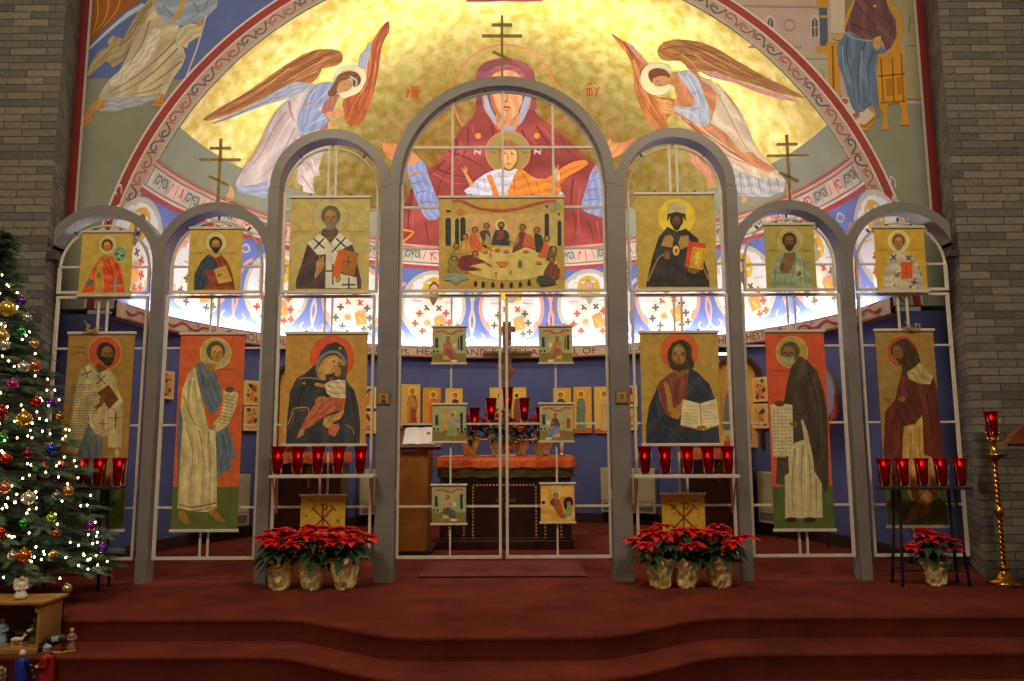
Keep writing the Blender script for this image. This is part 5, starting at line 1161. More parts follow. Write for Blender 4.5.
def cloth(w,d,z,drop,label,m,seed,wav=.012,loc=(0,0,0),name='altar_cloth',rz=0):
    bm=B(); R=random.Random(seed); per=[]; n=120
    def pt(t):
        L=2*(w+d); s=t*L
        if s<w: return (-w/2+s,-d/2,0,-1)
        s-=w
        if s<d: return (w/2,-d/2+s,1,0)
        s-=d
        if s<w: return (w/2-s,d/2,0,1)
        s-=w; return (-w/2,d/2-s,-1,0)
    ph=[R.uniform(0,6) for _ in range(4)]; rows=[]
    for j,(dz,o) in enumerate(((0,0),(-.012,.012),(-.04,.018),(-drop*.5,.022),(-drop,.026))):
        row=[]
        for i in range(n):
            x,y,nx,ny=pt(i/n); wv=wav*(j/4)*(math.sin(i*1.3+ph[0])+.6*math.sin(i*.57+ph[1]))
            row.append(bm.verts.new((x+nx*(o+wv),y+ny*(o+wv),z+dz+(.006*math.sin(i*.9) if j==4 else 0))))
        rows.append(row)
    bm.faces.new(rows[0][::1])
    for a,b in zip(rows,rows[1:]):
        for i in range(n): f=bm.faces.new((a[i],a[(i+1)%n],b[(i+1)%n],b[i])); f.smooth=True
    o=obj(name,bm,m); o.location=loc; o.rotation_euler=(0,0,rz); return tag(o,label,'cloth')
cloth(2*hw+.02,AD+.02,z1-.012,.21,'gold and green brocade under-cloth hanging below the orange altar cover',M_broc,2,.004,(AX,AY+AD/2,0))
cw=(on_y(577,462,AY).x-on_y(432,462,AY).x)/2
cloth(2*cw-.08,AD+.10,z1+.0,.115,'orange-red gathered cloth covering the altar top',M_orange,4,.014,(AX,AY+AD/2,0))
# gold fringe
bm=B()
for i in range(110): x=-cw+2*cw*i/109; tube(bm,[(x,-.105,z1-.115),(x+random.uniform(-.004,.004),-.107,z1-.14)],.003,4)
o=obj('cloth_fringe',bm,mat('gold_fringe',(206,160,70),.5)); o.location=(AX,AY,0); tag(o,'gold fringe along the front edge of the orange altar cloth','fringe')
# things on the altar
AT=z1+.001
def aty(px,y,dz=0): p=on_y(px,455,y); return Vector((p.x,y,AT+dz))
M_foil=mat('gold_foil',(255,250,190),.3,.12,noise=(226,192,84),scale=48,coat=.8)
M_silver=mat('pale_foil',(250,244,206),.3,.12,noise=(206,192,124),scale=48,coat=.8)
M_leaf=mat('poinsettia_leaf',(34,74,40),.55,noise=(24,54,30),scale=14)
M_bract=mat('poinsettia_bract',(232,26,24),.5,noise=(200,14,18),scale=16)
M_stem=mat('plant_stem',(92,84,44),.7)
M_yel=mat('cyathia',(206,180,60),.6)
def leafm(bm,base,dirv,L,W,droop=.25,mi=0,notch=0):
    d=Vector(dirv).normalized(); up=Vector((0,0,1)); s=d.cross(up)
    if s.length<1e-3: s=Vector((1,0,0))
    s.normalize(); n=s.cross(d).normalized(); prof=((0,.06),(.18,.62),(.38,1),(.62,.78),(.82,.40),(1,0)); prev=None
    for t,w in prof:
        c=Vector(base)+d*L*t-up*droop*L*t*t; ww=W*w/2
        row=[bm.verts.new(c-s*ww+n*ww*.25),bm.verts.new(c),bm.verts.new(c+s*ww+n*ww*.25)] if w>0 else [bm.verts.new(c)]
        if prev:
            if len(row)==3:
                for i in (0,1): f=bm.faces.new((prev[i],prev[i+1],row[i+1],row[i])); f.material_index=mi
            else:
                for i in (0,1): f=bm.faces.new((prev[i],prev[i+1],row[0])); f.material_index=mi
        prev=row
def poinsettia(loc,label,group,seed,s=1.0,nb=8,foil=M_foil,red=M_bract,rz=0,spread=1.0):
    R=random.Random(seed); t=thing('poinsettia',label,'plant',loc,rz,group); t.scale=(s,s,s)
    bm=B(); jt={}
    def j(i,k): return jt.setdefault((i,k),R.uniform(-.014,.014)*(1 if i<7 else 1.5))
    prof=[(0,.002),(.058,.002),(.066,.02),(.074,.06),(.084,.10),(.092,.14),(.098,.165),(.108,.185),(.098,.205)]
    lathe(bm,prof,(0,0,0),26,jit=lambda i,k: j(i,k) if i>1 else 0)
    for f in bm.faces: f.smooth=False
    bm.verts.ensure_lookup_table()
    for v in bm.verts:
        if v.co.z>.18: v.co.z+=R.uniform(-.015,.035)
    obj('foil_wrap',bm,foil,t)
    bm=B(); tips=[]
    for i in range(nb):
        a=2*PI*i/nb+R.uniform(-.3,.3); r=(.05 if i%3==0 else R.uniform(.10,.17))*spread; z=R.uniform(.40,.47)-(r*.6)
        p=Vector((r*math.cos(a),r*math.sin(a),z)); tips.append(p); tube(bm,[(0,0,.15),(p.x*.5,p.y*.5,.27),p],.004,5)
    obj('stem',bm,M_stem,t)
    bm=B()
    for i in range(44):
        a=R.uniform(0,2*PI); r=R.uniform(.02,.12); z=R.uniform(.19,.36); d=(math.cos(a),math.sin(a),R.uniform(-.35,.25))
        leafm(bm,(r*math.cos(a),r*math.sin(a),z),d,R.uniform(.09,.14),R.uniform(.055,.08),R.uniform(.2,.7))
    obj('foliage',bm,M_leaf,t)
    for p in tips:
        bm=B(); o=Vector((p.x,p.y,0))
        for ringn,(n,L,el) in enumerate(((6,.108,.10),(6,.082,.4),(4,.05,.8))):
            for k in range(n):
                a=2*PI*(k+.5*ringn)/n+R.uniform(-.25,.25); leafm(bm,p,(math.cos(a)+p.x*1.2,math.sin(a)+p.y*1.2,el+R.uniform(-.25,.15)),L*R.uniform(.85,1.15),L*.55,.25)
        fl=obj('bloom',bm,red,t)
    return t
# ---- votive glasses
def glassmat(name,col,rough=.08):
    m=bpy.data.materials.new(name); m.use_nodes=True; nt=m.node_tree; b=nt.nodes['Principled BSDF']
    b.inputs['Base Color'].default_value=(*rgb(col),1); b.inputs['Roughness'].default_value=rough; b.inputs['Transmission Weight'].default_value=.75; b.inputs['IOR'].default_value=1.15; b.inputs['Specular IOR Level'].default_value=.8
    return m
M_rglass=glassmat('ruby_glass',(172,10,10)); M_wax=mat('red_lit_wax',(190,60,40),.5,noise=(176,50,34)); M_flame=mat('candle_flame',(255,200,120),.5,emit=(255,150,80),estr=34); M_wire=mat('silver_wire',(150,146,140),.3,.9)
def votive_proto(fl):
    t=thing('votive_candle','x','candle'); r=.058
    bm=B(); h=.235; lathe(bm,[(0,.004),(.022,.004),(.034,.012),(.041,.032),(.044,.07),(.047,.13),(.051,.19),(.055,.222),(.063,h),(.060,h),(.052,.222),(.048,.19),(.044,.13),(.041,.07),(.037,.034),(.022,.016),(0,.014)],(0,0,0),28); obj('glass',bm,M_rglass,t)
    bm=B(); lathe(bm,[(0,.016),(.030,.016),(.034,fl-.03),(.02,fl-.028),(0,fl-.03)],(0,0,0),16); obj('wax',bm,M_wax,t)
    bm=B(); lathe(bm,[(0,fl-.03),(.007,fl-.018),(.009,fl-.008),(.004,fl+.006),(0,fl+.014)],(0,0,0),10); obj('flame',bm,M_flame,t)
    bm=B()
    for s in (-1,1): tube(bm,[(s*.034,-.03,0),(s*.046,-.034,.1),(s*.056,-.036,.19)],.002,5)
    tube(bm,[(-.034,-.03,.001),(-.015,-.036,-.001),(.015,-.036,-.001),(.034,-.03,.001)],.002,5)
    obj('wire_cradle',bm,M_wire,t); return t
VP={}
def votive(loc,label,group,fl=.165,s=1.0):
    if fl not in VP:
        VP[fl]=votive_proto(fl); t=VP[fl]; t.location=loc; t['label']=label; t['group']=group; t.scale=(s,)*3; return t
    t=dup(VP[fl],loc,0,label,group,s); return t
# shelves on the screen in side bays
ord5=('leftmost','second','middle','fourth','rightmost')
SHY=6.42
for side,xs,ytop,xl,xr in (('left',(277.6,297.8,318,338.7,360.7),473.5,268.5,373.5),('right',(645,665.2,687.5,708,727.8),473.0,634,740)):
    zt=on_y(xs[2],474.5,SHY-.07).z; A=on_y(xl,476,SHY-.07).x; Bx=on_y(xr,476,SHY-.07).x
    t=thing('candle_shelf','white metal shelf carrying five red votives in the bay '+side+' of the gate','shelf',((A+Bx)/2,SHY,zt-.03),0,'white votive shelves'); w=(Bx-A)/2
    bm=B(); bbox(bm,-w,w,-.075,.085,0,.026,.004); obj('shelf_board',bm,M_white,t)
    for s in (-1,1):
        bm=B(); x=s*(w-.03); tube(bm,[(x,-.06,0),(x-s*.0,.075,-.27)],.008,6); tube(bm,[(x,.08,0),(x,.08,-.30)],.009,6); obj('bracket',bm,M_white,t)
    for x,o in zip(xs,ord5):
        p=on_y(x,474,SHY); votive((p.x,SHY-.005,zt-.004+.002),'red glass votive candle, '+o+' on the '+side+' white shelf','votives on the white shelves',.165)
# metal stands at the outer bays
M_iron=mat('blackened_iron',(60,62,62),.5,.5,noise=(44,46,48),scale=20)
STY=6.36
def stand(s,xs,ords,lx,label,side):
    p0=on_y(lx[0],487,STY); p1=on_y(lx[1],487,STY); zt=p0.z; cx=(p0.x+p1.x)/2; w=abs(p1.x-p0.x)/2
    t=thing('candle_stand',label,'stand',(cx,STY,0),0,'black iron votive stands')
    bm=B(); bbox(bm,-w,w,-.085,.085,zt-.02,zt,.004); obj('tray',bm,M_iron,t)
    for sx in (-1,1):
        for sy in (-1,1):
            bm=B(); tube(bm,[(sx*(w-.13),sy*.05,zt-.02),(sx*(w-.12),sy*.06,zt*.55),(sx*(w-.09),sy*.085,.0)],.012,6); obj('leg',bm,M_iron,t)
    bm=B(); c=(0,-.07,zt-.03)
    for sx in (-1,1): tube(bm,[(sx*.02,-.06,zt-.02),(sx*(w-.125),-.07,zt*.68)],.004,5)
    tube(bm,[(-w+.11,.075,.12),(-w+.10,-.080,.10)],.006,5); tube(bm,[(w-.11,.075,.12),(w-.10,-.080,.10)],.006,5); tube(bm,[(-w+.10,0,.11),(w-.10,0,.11)],.006,5)
    for sx in (-1,1):
        for sy in (-1,1): tube(bm,[(sx*(w-.11)+.03*math.cos(a),sy*.03,.16+.03*math.sin(a)) for a in [i*PI/5 for i in range(10)]],.004,5,closed=True)
    obj('brace',bm,M_iron,t)
    for x,o in zip(xs,ords):
        p=on_y(x,486,STY); votive((p.x,STY,zt+.002),'bright red glass votive, '+o+' on the iron stand '+side,'votives on the iron stands',.20,.99)
stand(1,(884.8,903.6,923,941.9,961.3),ord5,(880,967),'black iron stand with five votives beside the right brick pier','by the right pier')
stand(-1,(42,61,80.5,98.6,118),ord5,(34,121),'black iron stand of votives half hidden by the Christmas tree','behind the tree')
# poinsettias
FG='poinsettias in gold foil on the carpet'
for (px,py,o,sd) in ((280,588,'leftmost of three under the left votive shelf',1),(312,586.5,'middle of three under the left votive shelf',2),(345,589,'right one of three under the left votive shelf, widest blooms',3),
                     (660,587.5,'left one of three under the right votive shelf',4),(686,585.5,'middle of three under the right votive shelf',5),(720,586,'right one of three under the right votive shelf',6),
                     (936,581,'standing alone under the right iron stand',7)):
    p=on_z(px,py,0); y=min(p.y,6.30) if px<800 else 6.34; x=on_y(px,575,y).x
    poinsettia((x,y,0),'red poinsettia in gold foil, '+o,FG,sd,1.13 if sd!=7 else 1.02,10,rz=sd*1.3,spread=1.2)
# on the altar
for (px,dy,o,sd,sc,fo) in ((470,.42,'far left on the altar',11,1.1,M_foil),(499,.36,'left of the candelabra on the altar',12,1.2,M_silver),(521,.5,'just right of the candelabra on the altar',13,.9,M_foil),(543,.42,'far right on the altar',14,1.15,M_silver)):
    q=aty(px,AY+dy); poinsettia(q,'red poinsettia in foil, '+o,'poinsettias on the altar',sd,sc,7,fo,rz=sd)
# candelabrum
q=aty(508,AY+.22); t=thing('candelabrum','brass branched candelabrum with five red cups at the centre of the altar','candelabrum',q)
bm=B(); lathe(bm,[(0,0),(.10,0),(.10,.015),(.085,.03),(.05,.05),(.035,.08),(.055,.11),(.06,.15),(.045,.19),(.025,.22),(.03,.25),(.018,.28),(.018,.33),(.026,.35),(.014,.37),(.014,.52),(0,.52)],(0,0,0),24); obj('stem',bm,M_brass,t)
for s in (-1,1):
    for k,(dx,zt) in enumerate(((.19,.40),(.38,.29))):
        bm=B(); tube(bm,[(0,0,.22),(s*dx*.4,0,.16+.02*k),(s*dx*.8,0,.17+.02*k),(s*dx,0,zt-.09),(s*dx,0,zt)],.008,6); lathe(bm,[(.008,zt-.02),(.03,zt-.005),(.032,zt),(0,zt)],(s*dx,0,0),14); obj('arm',bm,M_brass,t)
for dx,zt in ((0,.52),(-.19,.40),(.19,.40),(-.38,.29),(.38,.29)):
    lab={0:'topmost at the centre',-.19:'inner left',.19:'inner right',-.38:'outer left',.38:'outer right'}[dx]
    votive((q.x+dx,q.y,q.z+zt),'small red votive cup on the altar candelabrum, '+lab,'votives on the altar candelabrum',.125,1.12)
# gospel book on altar, tall candle
q=aty(506,AY+.06); t=thing('gospel_book','closed gold-edged book lying at the front of the altar','book',(q.x,q.y,AT))
bm=B(); bbox(bm,-.115,.115,0,.15,.004,.03,.003); obj('page_block',bm,mat('gilt_pages',(214,196,150),.5,.2),t)
bm=B(); bbox(bm,-.125,.125,-.01,.16,.03,.038,.002); bbox(bm,-.125,.125,-.01,.16,0,.005,.002); obj('cover',bm,mat('silver_cover',(150,140,130),.3,.8),t)
bm=B(); box(bm,-.17,-.155,-.085,-.083,-.11,.0); box(bm,-.17,-.115,-.085,.03,.0,.003); obj('ribbon',bm,mat('violet_ribbon',(96,70,150),.6),t)
q=aty(562,AY+.2); t=thing('altar_candle','short white candle in a low brass dish at the right end of the altar','candle',q)
bm=B(); lathe(bm,[(0,0),(.04,0),(.045,.01),(.02,.018),(.02,.03),(0,.03)],(0,0,0),16); obj('dish',bm,M_brass,t)
bm=B(); lathe(bm,[(0,.03),(.02,.03),(.02,.15),(.012,.155),(0,.15)],(0,0,0),16); obj('wax',bm,mat('white_wax',(232,228,214),.4),t)
# large standing cross behind the altar
CY=9.75
def cxz(px,py): p=on_y(px,py,CY); return p.x,p.z
x0,zt=cxz(507,322); t=thing('standing_cross','tall wooden cross with gilded edges standing behind the altar','cross',(x0,CY,0))
M_ccross=mat('carved_gold_brown',(146,108,50),.5,noise=(92,56,28),scale=18); M_dk=mat('dark_cross_face',(70,40,26),.6)
bm=B(); w=.055; bbox(bm,-w,w,-.03,.03,.12,zt,.006)
za=cxz(507,355)[1]; hwx=(cxz(531,355)[0]-cxz(482,355)[0])/2; bbox(bm,-hwx,hwx,-.032,.028,za-.04,za+.05,.006)
zb2=cxz(507,329)[1]; bbox(bm,-.11,.11,-.032,.028,zb2-.04,zb2+.03,.006); zc2=cxz(507,369)[1]; bbox(bm,-.13,.13,-.032,.028,-.03,.03,.006,M=Matrix.Translation((0,0,zc2))@Matrix.Rotation(.35,4,'Y')); obj('cross_beams',bm,M_ccross,t)
bm=B(); box(bm,-.022,.022,-.036,-.03,1.1,zt-.05); box(bm,-hwx+.03,hwx-.03,-.038,-.031,za-.012,za+.02); obj('painted_face',bm,M_dk,t)
bm=B(); lathe(bm,[(0,0),(.22,0),(.22,.04),(.12,.08),(.07,.13),(0,.13)],(0,0,0),20); obj('base',bm,M_mahog,t)
# analogion (lectern) with open book
M_oak=mat('orange_oak',(184,122,50),.4,noise=(152,94,36),scale=5)
LY=on_z(412,557,0).y+.1; p=on_y(412,500,LY); t=thing('lectern','tall orange-brown wooden lectern just inside the left gate leaf','lectern',(p.x,LY,0))
def lx(px,py,Y=None): q=on_y(px,py,Y or LY); return q.x-p.x,q.z
xl=lx(398,490)[0]; xr=lx(426.5,490)[0]; zt=lx(400,427)[1]; zf=lx(400,449)[1]
bm=B(); extr(bm,[(xl,.0),(xr,.04),(xr+.02,zf-.01),(xl,zf-.03)],-.02,.02); obj('side_panel',bm,M_oak,t)
bm=B(); extr(bm,[(xl,.0),(xr,.04),(xr+.02,zf-.01),(xl,zf-.03)],.42,.46); obj('side_panel',bm,M_oak,t)
bm=B(); bbox(bm,xr-.03,xr,.02,.42,.05,zf,.004); bbox(bm,xl,xl+.02,.02,.42,.05,zt-.05,.004); obj('front_panel',bm,M_oak,t)
bm=B(); bbox(bm,xl-.02,xr+.06,-.06,.5,0,.05,.008); obj('foot',bm,M_mahog,t)
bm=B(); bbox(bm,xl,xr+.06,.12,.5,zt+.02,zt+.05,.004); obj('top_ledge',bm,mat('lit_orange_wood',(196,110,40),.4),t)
# sloping rest + book
qa=on_y(400,428,LY+.2); M2=Matrix.Translation((xl+.02,-.10,zt-.21))@Matrix.Rotation(math.radians(40),4,'X')
bm=B(); bbox(bm,0,.44,0,.36,-.02,0,.005,M=M2); bbox(bm,-.0,.44,-.025,0,-.02,.02,.004,M=M2); obj('book_rest',bm,mat('red_brown_wood',(104,42,26),.4),t)
tb=thing('open_book','white open book with a small red ornament resting on the lectern','book',(p.x+xl+.05,LY-.10,zt-.205))
Mb=Matrix.Rotation(math.radians(40),4,'X')
bm=B(); bbox(bm,-.005,.345,.01,.30,.0,.006,.002,M=Mb); obj('cover',bm,mat('grey_blue_cover',(84,100,116),.6),tb)
for k in (0,1):
    bm=B(); n=10; rows=[]
    for i in range(n+1):
        u=i/n; x=.17+(u*.165 if k else -u*.165); z=.008+.014*math.sin(PI*min(1,u*1.0))*(1-u*.5)+.006; rows.append((bm.verts.new(Mb@Vector((x,.02,z))),bm.verts.new(Mb@Vector((x,.29,z))),bm.verts.new(Mb@Vector((x,.29,.006))),bm.verts.new(Mb@Vector((x,.02,.006)))))
    for a,b in zip(rows,rows[1:]):
        for i in range(4): bm.faces.new((a[i],a[(i+1)%4],b[(i+1)%4],b[i]))
    bm.faces.new(rows[0]); bm.faces.new(rows[-1][::-1]); obj('pages',bm,mat('book_paper',(232,230,226),.7),tb)
bm=B(); 
for x,y in ((.25,.16),(.265,.175),(.255,.19),(.24,.18)): box(bm,x,x+.02,y,y+.018,.024,.026,M=Mb)
obj('printed_ornament',bm,mat('print_red',(176,60,40),.7),tb)
# offertory tables with arched shrines
def side_table(px0,px1,label,side):
    Y=9.62; y_f=Y-.25; X0=on_y(px0,480,y_f).x; X1=on_y(px1,480,y_f).x; cx=(X0+X1)/2; w=(X1-X0)/2; zt=on_y((px0+px1)/2,453 if side<0 else 449,y_f).z
    t=thing('side_table',label,'table',(cx,Y,0),0,'dark side tables in the apse')
    bm=B(); bbox(bm,-w,w,-.25,.2,.05,zt,.006); bbox(bm,-w-.02,w+.02,-.27,.2,0,.07,.006); obj('body',bm,M_mahog,t)
    bm=B(); box(bm,-.012,.012,-.262,-.249,zt-.42,zt-.16); box(bm,-.05,.05,-.262,-.249,zt-.27,zt-.25); box(bm,-.03,.03,-.262,-.249,zt-.22,zt-.205); obj('cross_emblem',bm,M_brass,t)
    cloth(2*w+.02,.5,zt+.006,.13,'orange patterned cloth on the '+('left' if side<0 else 'right')+' side table',M_orange,9+side,.006,(cx,Y-.02,0),'table_cloth')
    return cx,Y,zt+.012
def shrine(cx,Y,z,label,rob,face,w,h,wood):
    t=thing('arched_shrine',label,'shrine',(cx,Y,z))
    def arcpoly(w,h,n=14): return [(-w,0),(w,0)]+[(w*math.cos(PI*i/n),h-w+w*math.sin(PI*i/n)) for i in range(n+1)]
    bm=B(); o_=arcpoly(w,h)[2:]; i_=arcpoly(w-.04,h-.04)[2:]
    out=[(-w,0)]+o_[::-1]+[(w,0)]; inn=[(-w+.04,0)]+i_[::-1]+[(w-.04,0)]
    V=[[bm.verts.new((a[0],-.10,a[1])),bm.verts.new((a[0],.08,a[1])),bm.verts.new((b[0],.08,b[1])),bm.verts.new((b[0],-.10,b[1]))] for a,b in zip(out,inn)]
    for a,b in zip(V,V[1:]):
        for k in range(4): bm.faces.new((a[k],a[(k+1)%4],b[(k+1)%4],b[k]))
    bm.faces.new(V[0]); bm.faces.new(V[-1][::-1]); obj('frame',bm,wood,t)
    P=local_paint(1.3,(0,0,100.0)); P.off=.0; 
    P.poly([(x*100,y*100) for x,y in arcpoly(w-.035,h-.035)],(214,164,76))
    H2=h*100; W2=(w-.035)*100
    P.poly([(-W2*.55,0),(W2*.55,0),(W2*.62,H2*.3),(W2*.5,H2*.55),(W2*.2,H2*.68),(-W2*.2,H2*.68),(-W2*.5,H2*.55),(-W2*.62,H2*.3)],rob,sm=2); P.poly([(-W2*.45,0),(W2*.45,0),(W2*.4,H2*.28),(-W2*.4,H2*.28)],(110,44,34)); P.ell(0,H2*.76,W2*.34,W2*.34,(236,200,120)); P.ell(0,H2*.755,W2*.18,W2*.2,(96,60,36)); P.ell(0,H2*.75,W2*.13,W2*.16,(206,150,96))
    P.build('painted_panel',M_icon,t); return t
M_sh=mat('dark_shrine_wood',(74,34,22),.45)
cx,Y,z=side_table(276,341,'dark side table with orange cloth seen through the left votive bay',-1)
sx=on_y(292,400,Y).x; shrine(sx,Y+.02,z,'arched shrine with a red-robed figure behind the left votive bay',(214,66,34),None,.20,1.12,M_sh)
cx,Y,z=side_table(689,750,'dark side table with orange cloth seen through the right votive bay',1)
sx=on_y(737,400,Y).x; shrine(sx,Y+.02,z,'arched golden shrine with a grey-robed figure right of the blessing man banner',(128,130,134),None,.31,1.18,M_sh)
P=local_paint(1.3,(0,0,100.0)); box(P.bm,-.09,.09,0,.012,0,.22)
for f in P.bm.faces:
    for l in f.loops: l[P.cl]=(*rgb((220,196,140),1.2),1)
P.ell(0,12,7,7,(236,206,120)); P.poly([(-5,1),(5,1),(4,9),(-4,9)],(196,90,60),sm=1); P.ell(0,12,3,3.6,(206,150,110)); o=P.build('small_standing_icon',M_icon); o.location=(on_y(728,440,9.4).x,9.42,z+.0); o.rotation_euler=(.0,0,0); tag(o,'small bright icon propped on the right side table','icon')
p=on_y(722,354,9.5); bm=B(); tube(bm,[(-.12,0,0),(.0,0,0),(.12,0,0)],.016,8); o=obj('strip_lamp',bm,mat('lamp_glow',(255,240,220),.4,emit=(255,236,206),estr=3)); o.location=p; tag(o,'short glowing strip lamp above the golden shrine on the right','lamp')
# round banner disc at right
a,zc=cyl_hit(818,394,3.6); t=thing('round_banner','round pale banner with brown rim and orange ribbon, behind the stooping monk banner','banner',azpos(a,zc,3.6),-a)
bm=B(); bmesh.ops.create_cone(bm,cap_ends=True,segments=36,radius1=.30,radius2=.30,depth=.02,matrix=Matrix.Rotation(PI/2,4,'X')); obj('disc',bm,mat('pale_blue_cloth',(150,158,190),.7),t)
bm=B(); tube(bm,[(.30*math.cos(2*PI*i/36),0,.33*math.sin(2*PI*i/36)) for i in range(36)],.018,8,closed=True); obj('rim',bm,mat('rim_brown',(120,90,66),.5),t)
bm=B(); tube(bm,[(.32,-.01,-.02),(.30,-.015,-.2),(.2,-.02,-.36),(.05,-.02,-.42)],.03,8); obj('ribbon',bm,mat('salmon_ribbon',(206,96,66),.6),t)
bm=B(); tube(bm,[(0,.02,-.3),(0,.02,-zc+.01)],.015,8); obj('staff',bm,M_brass,t)
# white box on the floor
p=on_z(218,538,0); t=thing('floor_box','flat white box lying on the carpet behind the orange scroll banner','box',(p.x,p.y+.1,0)); bm=B(); bbox(bm,-.18,.18,-.14,.14,0,.06,.004); obj('base',bm,mat('white_card',(206,196,184),.7),t); bm=B(); bbox(bm,-.185,.185,-.145,.145,.05,.085,.004); obj('lid',bm,MATS['white_card'],t)
# mat before the gate
a=on_z(420,578,0); b=on_z(577,562,0); bm=B(); bbox(bm,-(b.x-a.x)/2-.02,(b.x-a.x)/2+.02,-(b.y-a.y)/2,(b.y-a.y)/2,0,.012,.004); o=obj('floor_mat',bm,mat('dark_red_mat',(104,40,32),.95,noise=(90,34,26),bump=.3,scale=120)); o.location=((a.x+b.x)/2,(a.y+b.y)/2,.001); tag(o,'dark red rectangular mat on the carpet before the central gate','mat')
# tall brass candlestick
BY=6.36; bx=on_z(1004,579,0).x; bx=on_y(1004.5,574,BY).x
t=thing('floor_candlestick','tall twisted brass candlestick standing before the right brick pier','candlestick',(bx,BY,0))
bm=B(); lathe(bm,[(0,0),(.125,0),(.13,.01),(.118,.028),(.085,.045),(.055,.07),(.03,.10),(.028,.115),(.042,.13),(.03,.15),(.018,.16),(0,.16)],(0,0,0),32); obj('base',bm,M_brass,t)
ztop=on_y(998,455,BY).z
bm=B(); n=300; k=12; rings=[]
for i in range(n+1):
    z=.16+(ztop-.16)*i/n; row=[]
    for j in range(k): a=2*PI*j/k; r=.0165+.0055*math.cos(2*(a)+z*150); row.append(bm.verts.new((r*math.cos(a),r*math.sin(a),z)))
    rings.append(row)
for A_,B_ in zip(rings,rings[1:]):
    for j in range(k): f=bm.faces.new((A_[j],A_[(j+1)%k],B_[(j+1)%k],B_[j])); f.smooth=True
obj('twisted_stem',bm,M_brass,t)
bm=B(); zk=on_y(1001,512,BY).z; lathe(bm,[(.016,zk-.05),(.03,zk-.03),(.042,zk),(.03,zk+.03),(.016,zk+.05)],(0,0,0),20); obj('knop',bm,M_brass,t)
bm=B(); lathe(bm,[(.015,ztop-.06),(.05,ztop-.03),(.10,ztop),(.105,ztop+.01),(.03,ztop+.012),(.028,ztop+.12),(.045,ztop+.14),(0,ztop+.14)],(0,0,0),24); obj('drip_pan',bm,M_brass,t)
bm=B()
for i in range(6):
    a=2*PI*i/6; tube(bm,[(.04*math.cos(a),.04*math.sin(a),ztop+.13),(.055*math.cos(a),.055*math.sin(a),ztop+.17),(.05*math.cos(a),.05*math.sin(a),ztop+.20)],.007,5)
obj('crown_ring',bm,M_brass,t)
votive((bx,BY,ztop+.142),'red glass votive on top of the tall brass candlestick','single votive',.19,.95)
# wooden ambo edge at the right border
p=on_y(1024,447,5.6); t=thing('ambo','dark wooden reading stand with curved cheek cut by the right frame edge','lectern',(p.x+.16,5.6,0))
def ax(px,py): q=on_y(px,py,5.6); return (q.x-p.x-.16,q.z)
P0=[ax(1004,446),ax(1040,447),(.5,ax(1030,447)[1]),(.5,ax(1030,424)[1]+.02),ax(1030,423),ax(1020,427),ax(1012,434),ax(1007,441)]
bm=B(); extr(bm,P0,-.03,.03); obj('cheek',bm,mat('ambo_wood',(150,84,36),.4,noise=(110,58,24),scale=6),t)
bm=B(); extr(bm,P0,-.36,-.3); obj('cheek',bm,MATS['red_brown_wood'],t)
zq=P0[0][1]; bm=B(); bbox(bm,P0[0][0]+.01,.5,-.33,0,zq-.0,zq+.02,.004); obj('book_shelf',bm,M_mahog,t)
bm=B(); bbox(bm,.22,.42,-.28,-.05,.0,zq,.01); bbox(bm,.1,.54,-.40,.06,0,.05,.01); obj('pillar',bm,M_mahog,t)
# ================================================================== CHRISTMAS TREE
TY=5.86; tx=on_y(-25,560,TY).x; TX=tx; ztip=on_y(-2,226,TY).z; TR=.93
tree=thing('christmas_tree','tall green Christmas tree hung with coloured balls and white lights at left','tree',(TX,TY,0))
R=random.Random(21)
bm=B(); tube(bm,[(0,0,.02),(0,0,1.4),(0,0,ztip)],[.05,.035,.006],8); obj('trunk',bm,mat('bark',(70,50,34),.9),tree)
bm=B(); lathe(bm,[(0,0),(.22,0),(.22,.03),(.08,.06),(.08,.16),(0,.16)],(0,0,0),16); obj('tree_stand',bm,M_iron,tree)
def rad(z): return max(.0,1.07*(ztip-z)/(ztip-.2)-.12)
M_need=mat('fir_needles',(128,156,134),.6,noise=(88,116,98),scale=7); 
def sprig_m(bm,p,d,L):
    d=d.normalized(); up=Vector((0,0,1)); s=d.cross(up).normalized(); n=s.cross(d)
    k=11
    for i in range(k):
        t=i/(k-1); c=p+d*L*t-up*.12*L*t*t
        for sg in (-1,1):
            for e in (.0,.8):
                q=(d*.75+s*sg*math.cos(e)*.75+n*math.sin(e)*(.9 if i%2 else -.3)).normalized(); ln=.044*(1-.4*t); w=.0062
                v=[bm.verts.new(c-d*w),bm.verts.new(c+d*w),bm.verts.new(c+q*ln+d*w*.3)]; bm.faces.new(v)
bm=B(); bmw=B(); tips=[]
z=.26; lev=0
while z<ztip-.03:
    r=rad(z); nb=max(4,int(8+r*18)); 
    for i in range(nb):
        a=2*PI*(i+.5*(lev%2))/nb+R.uniform(-.15,.15)
        if math.sin(a)>.55 and r>.3: continue   # far side thinned out
        rr=r*R.uniform(.86,1.06); zz_=z+R.uniform(-.03,.03); d=Vector((math.cos(a),math.sin(a),-.12)); e=Vector((0,0,zz_+.1*r))+d*rr
        e.z=max(e.z,.20)
        tube(bmw,[(0,0,zz_+.1*r),e*.5+Vector((0,0,(zz_+.1*r)*.5)),e],[.010,.006,.003],4,caps=False)
        ns=max(2,int(rr/.065))
        for j in range(ns):
            t=1-j*.065/max(rr,.1)
            if t<.3: break
            c=Vector((0,0,zz_+.1*r)).lerp(e,t)
            for sg in ((-1,1,0) if j==0 else (-1,1)):
                aa=a+sg*R.uniform(.5,.9); L=R.uniform(.09,.14); dd=Vector((math.cos(aa),math.sin(aa),R.uniform(-.25,.2))); sprig_m(bm,c,dd,L)
        tips.append(e)
    z+=.085 if z<1.6 else .07; lev+=1
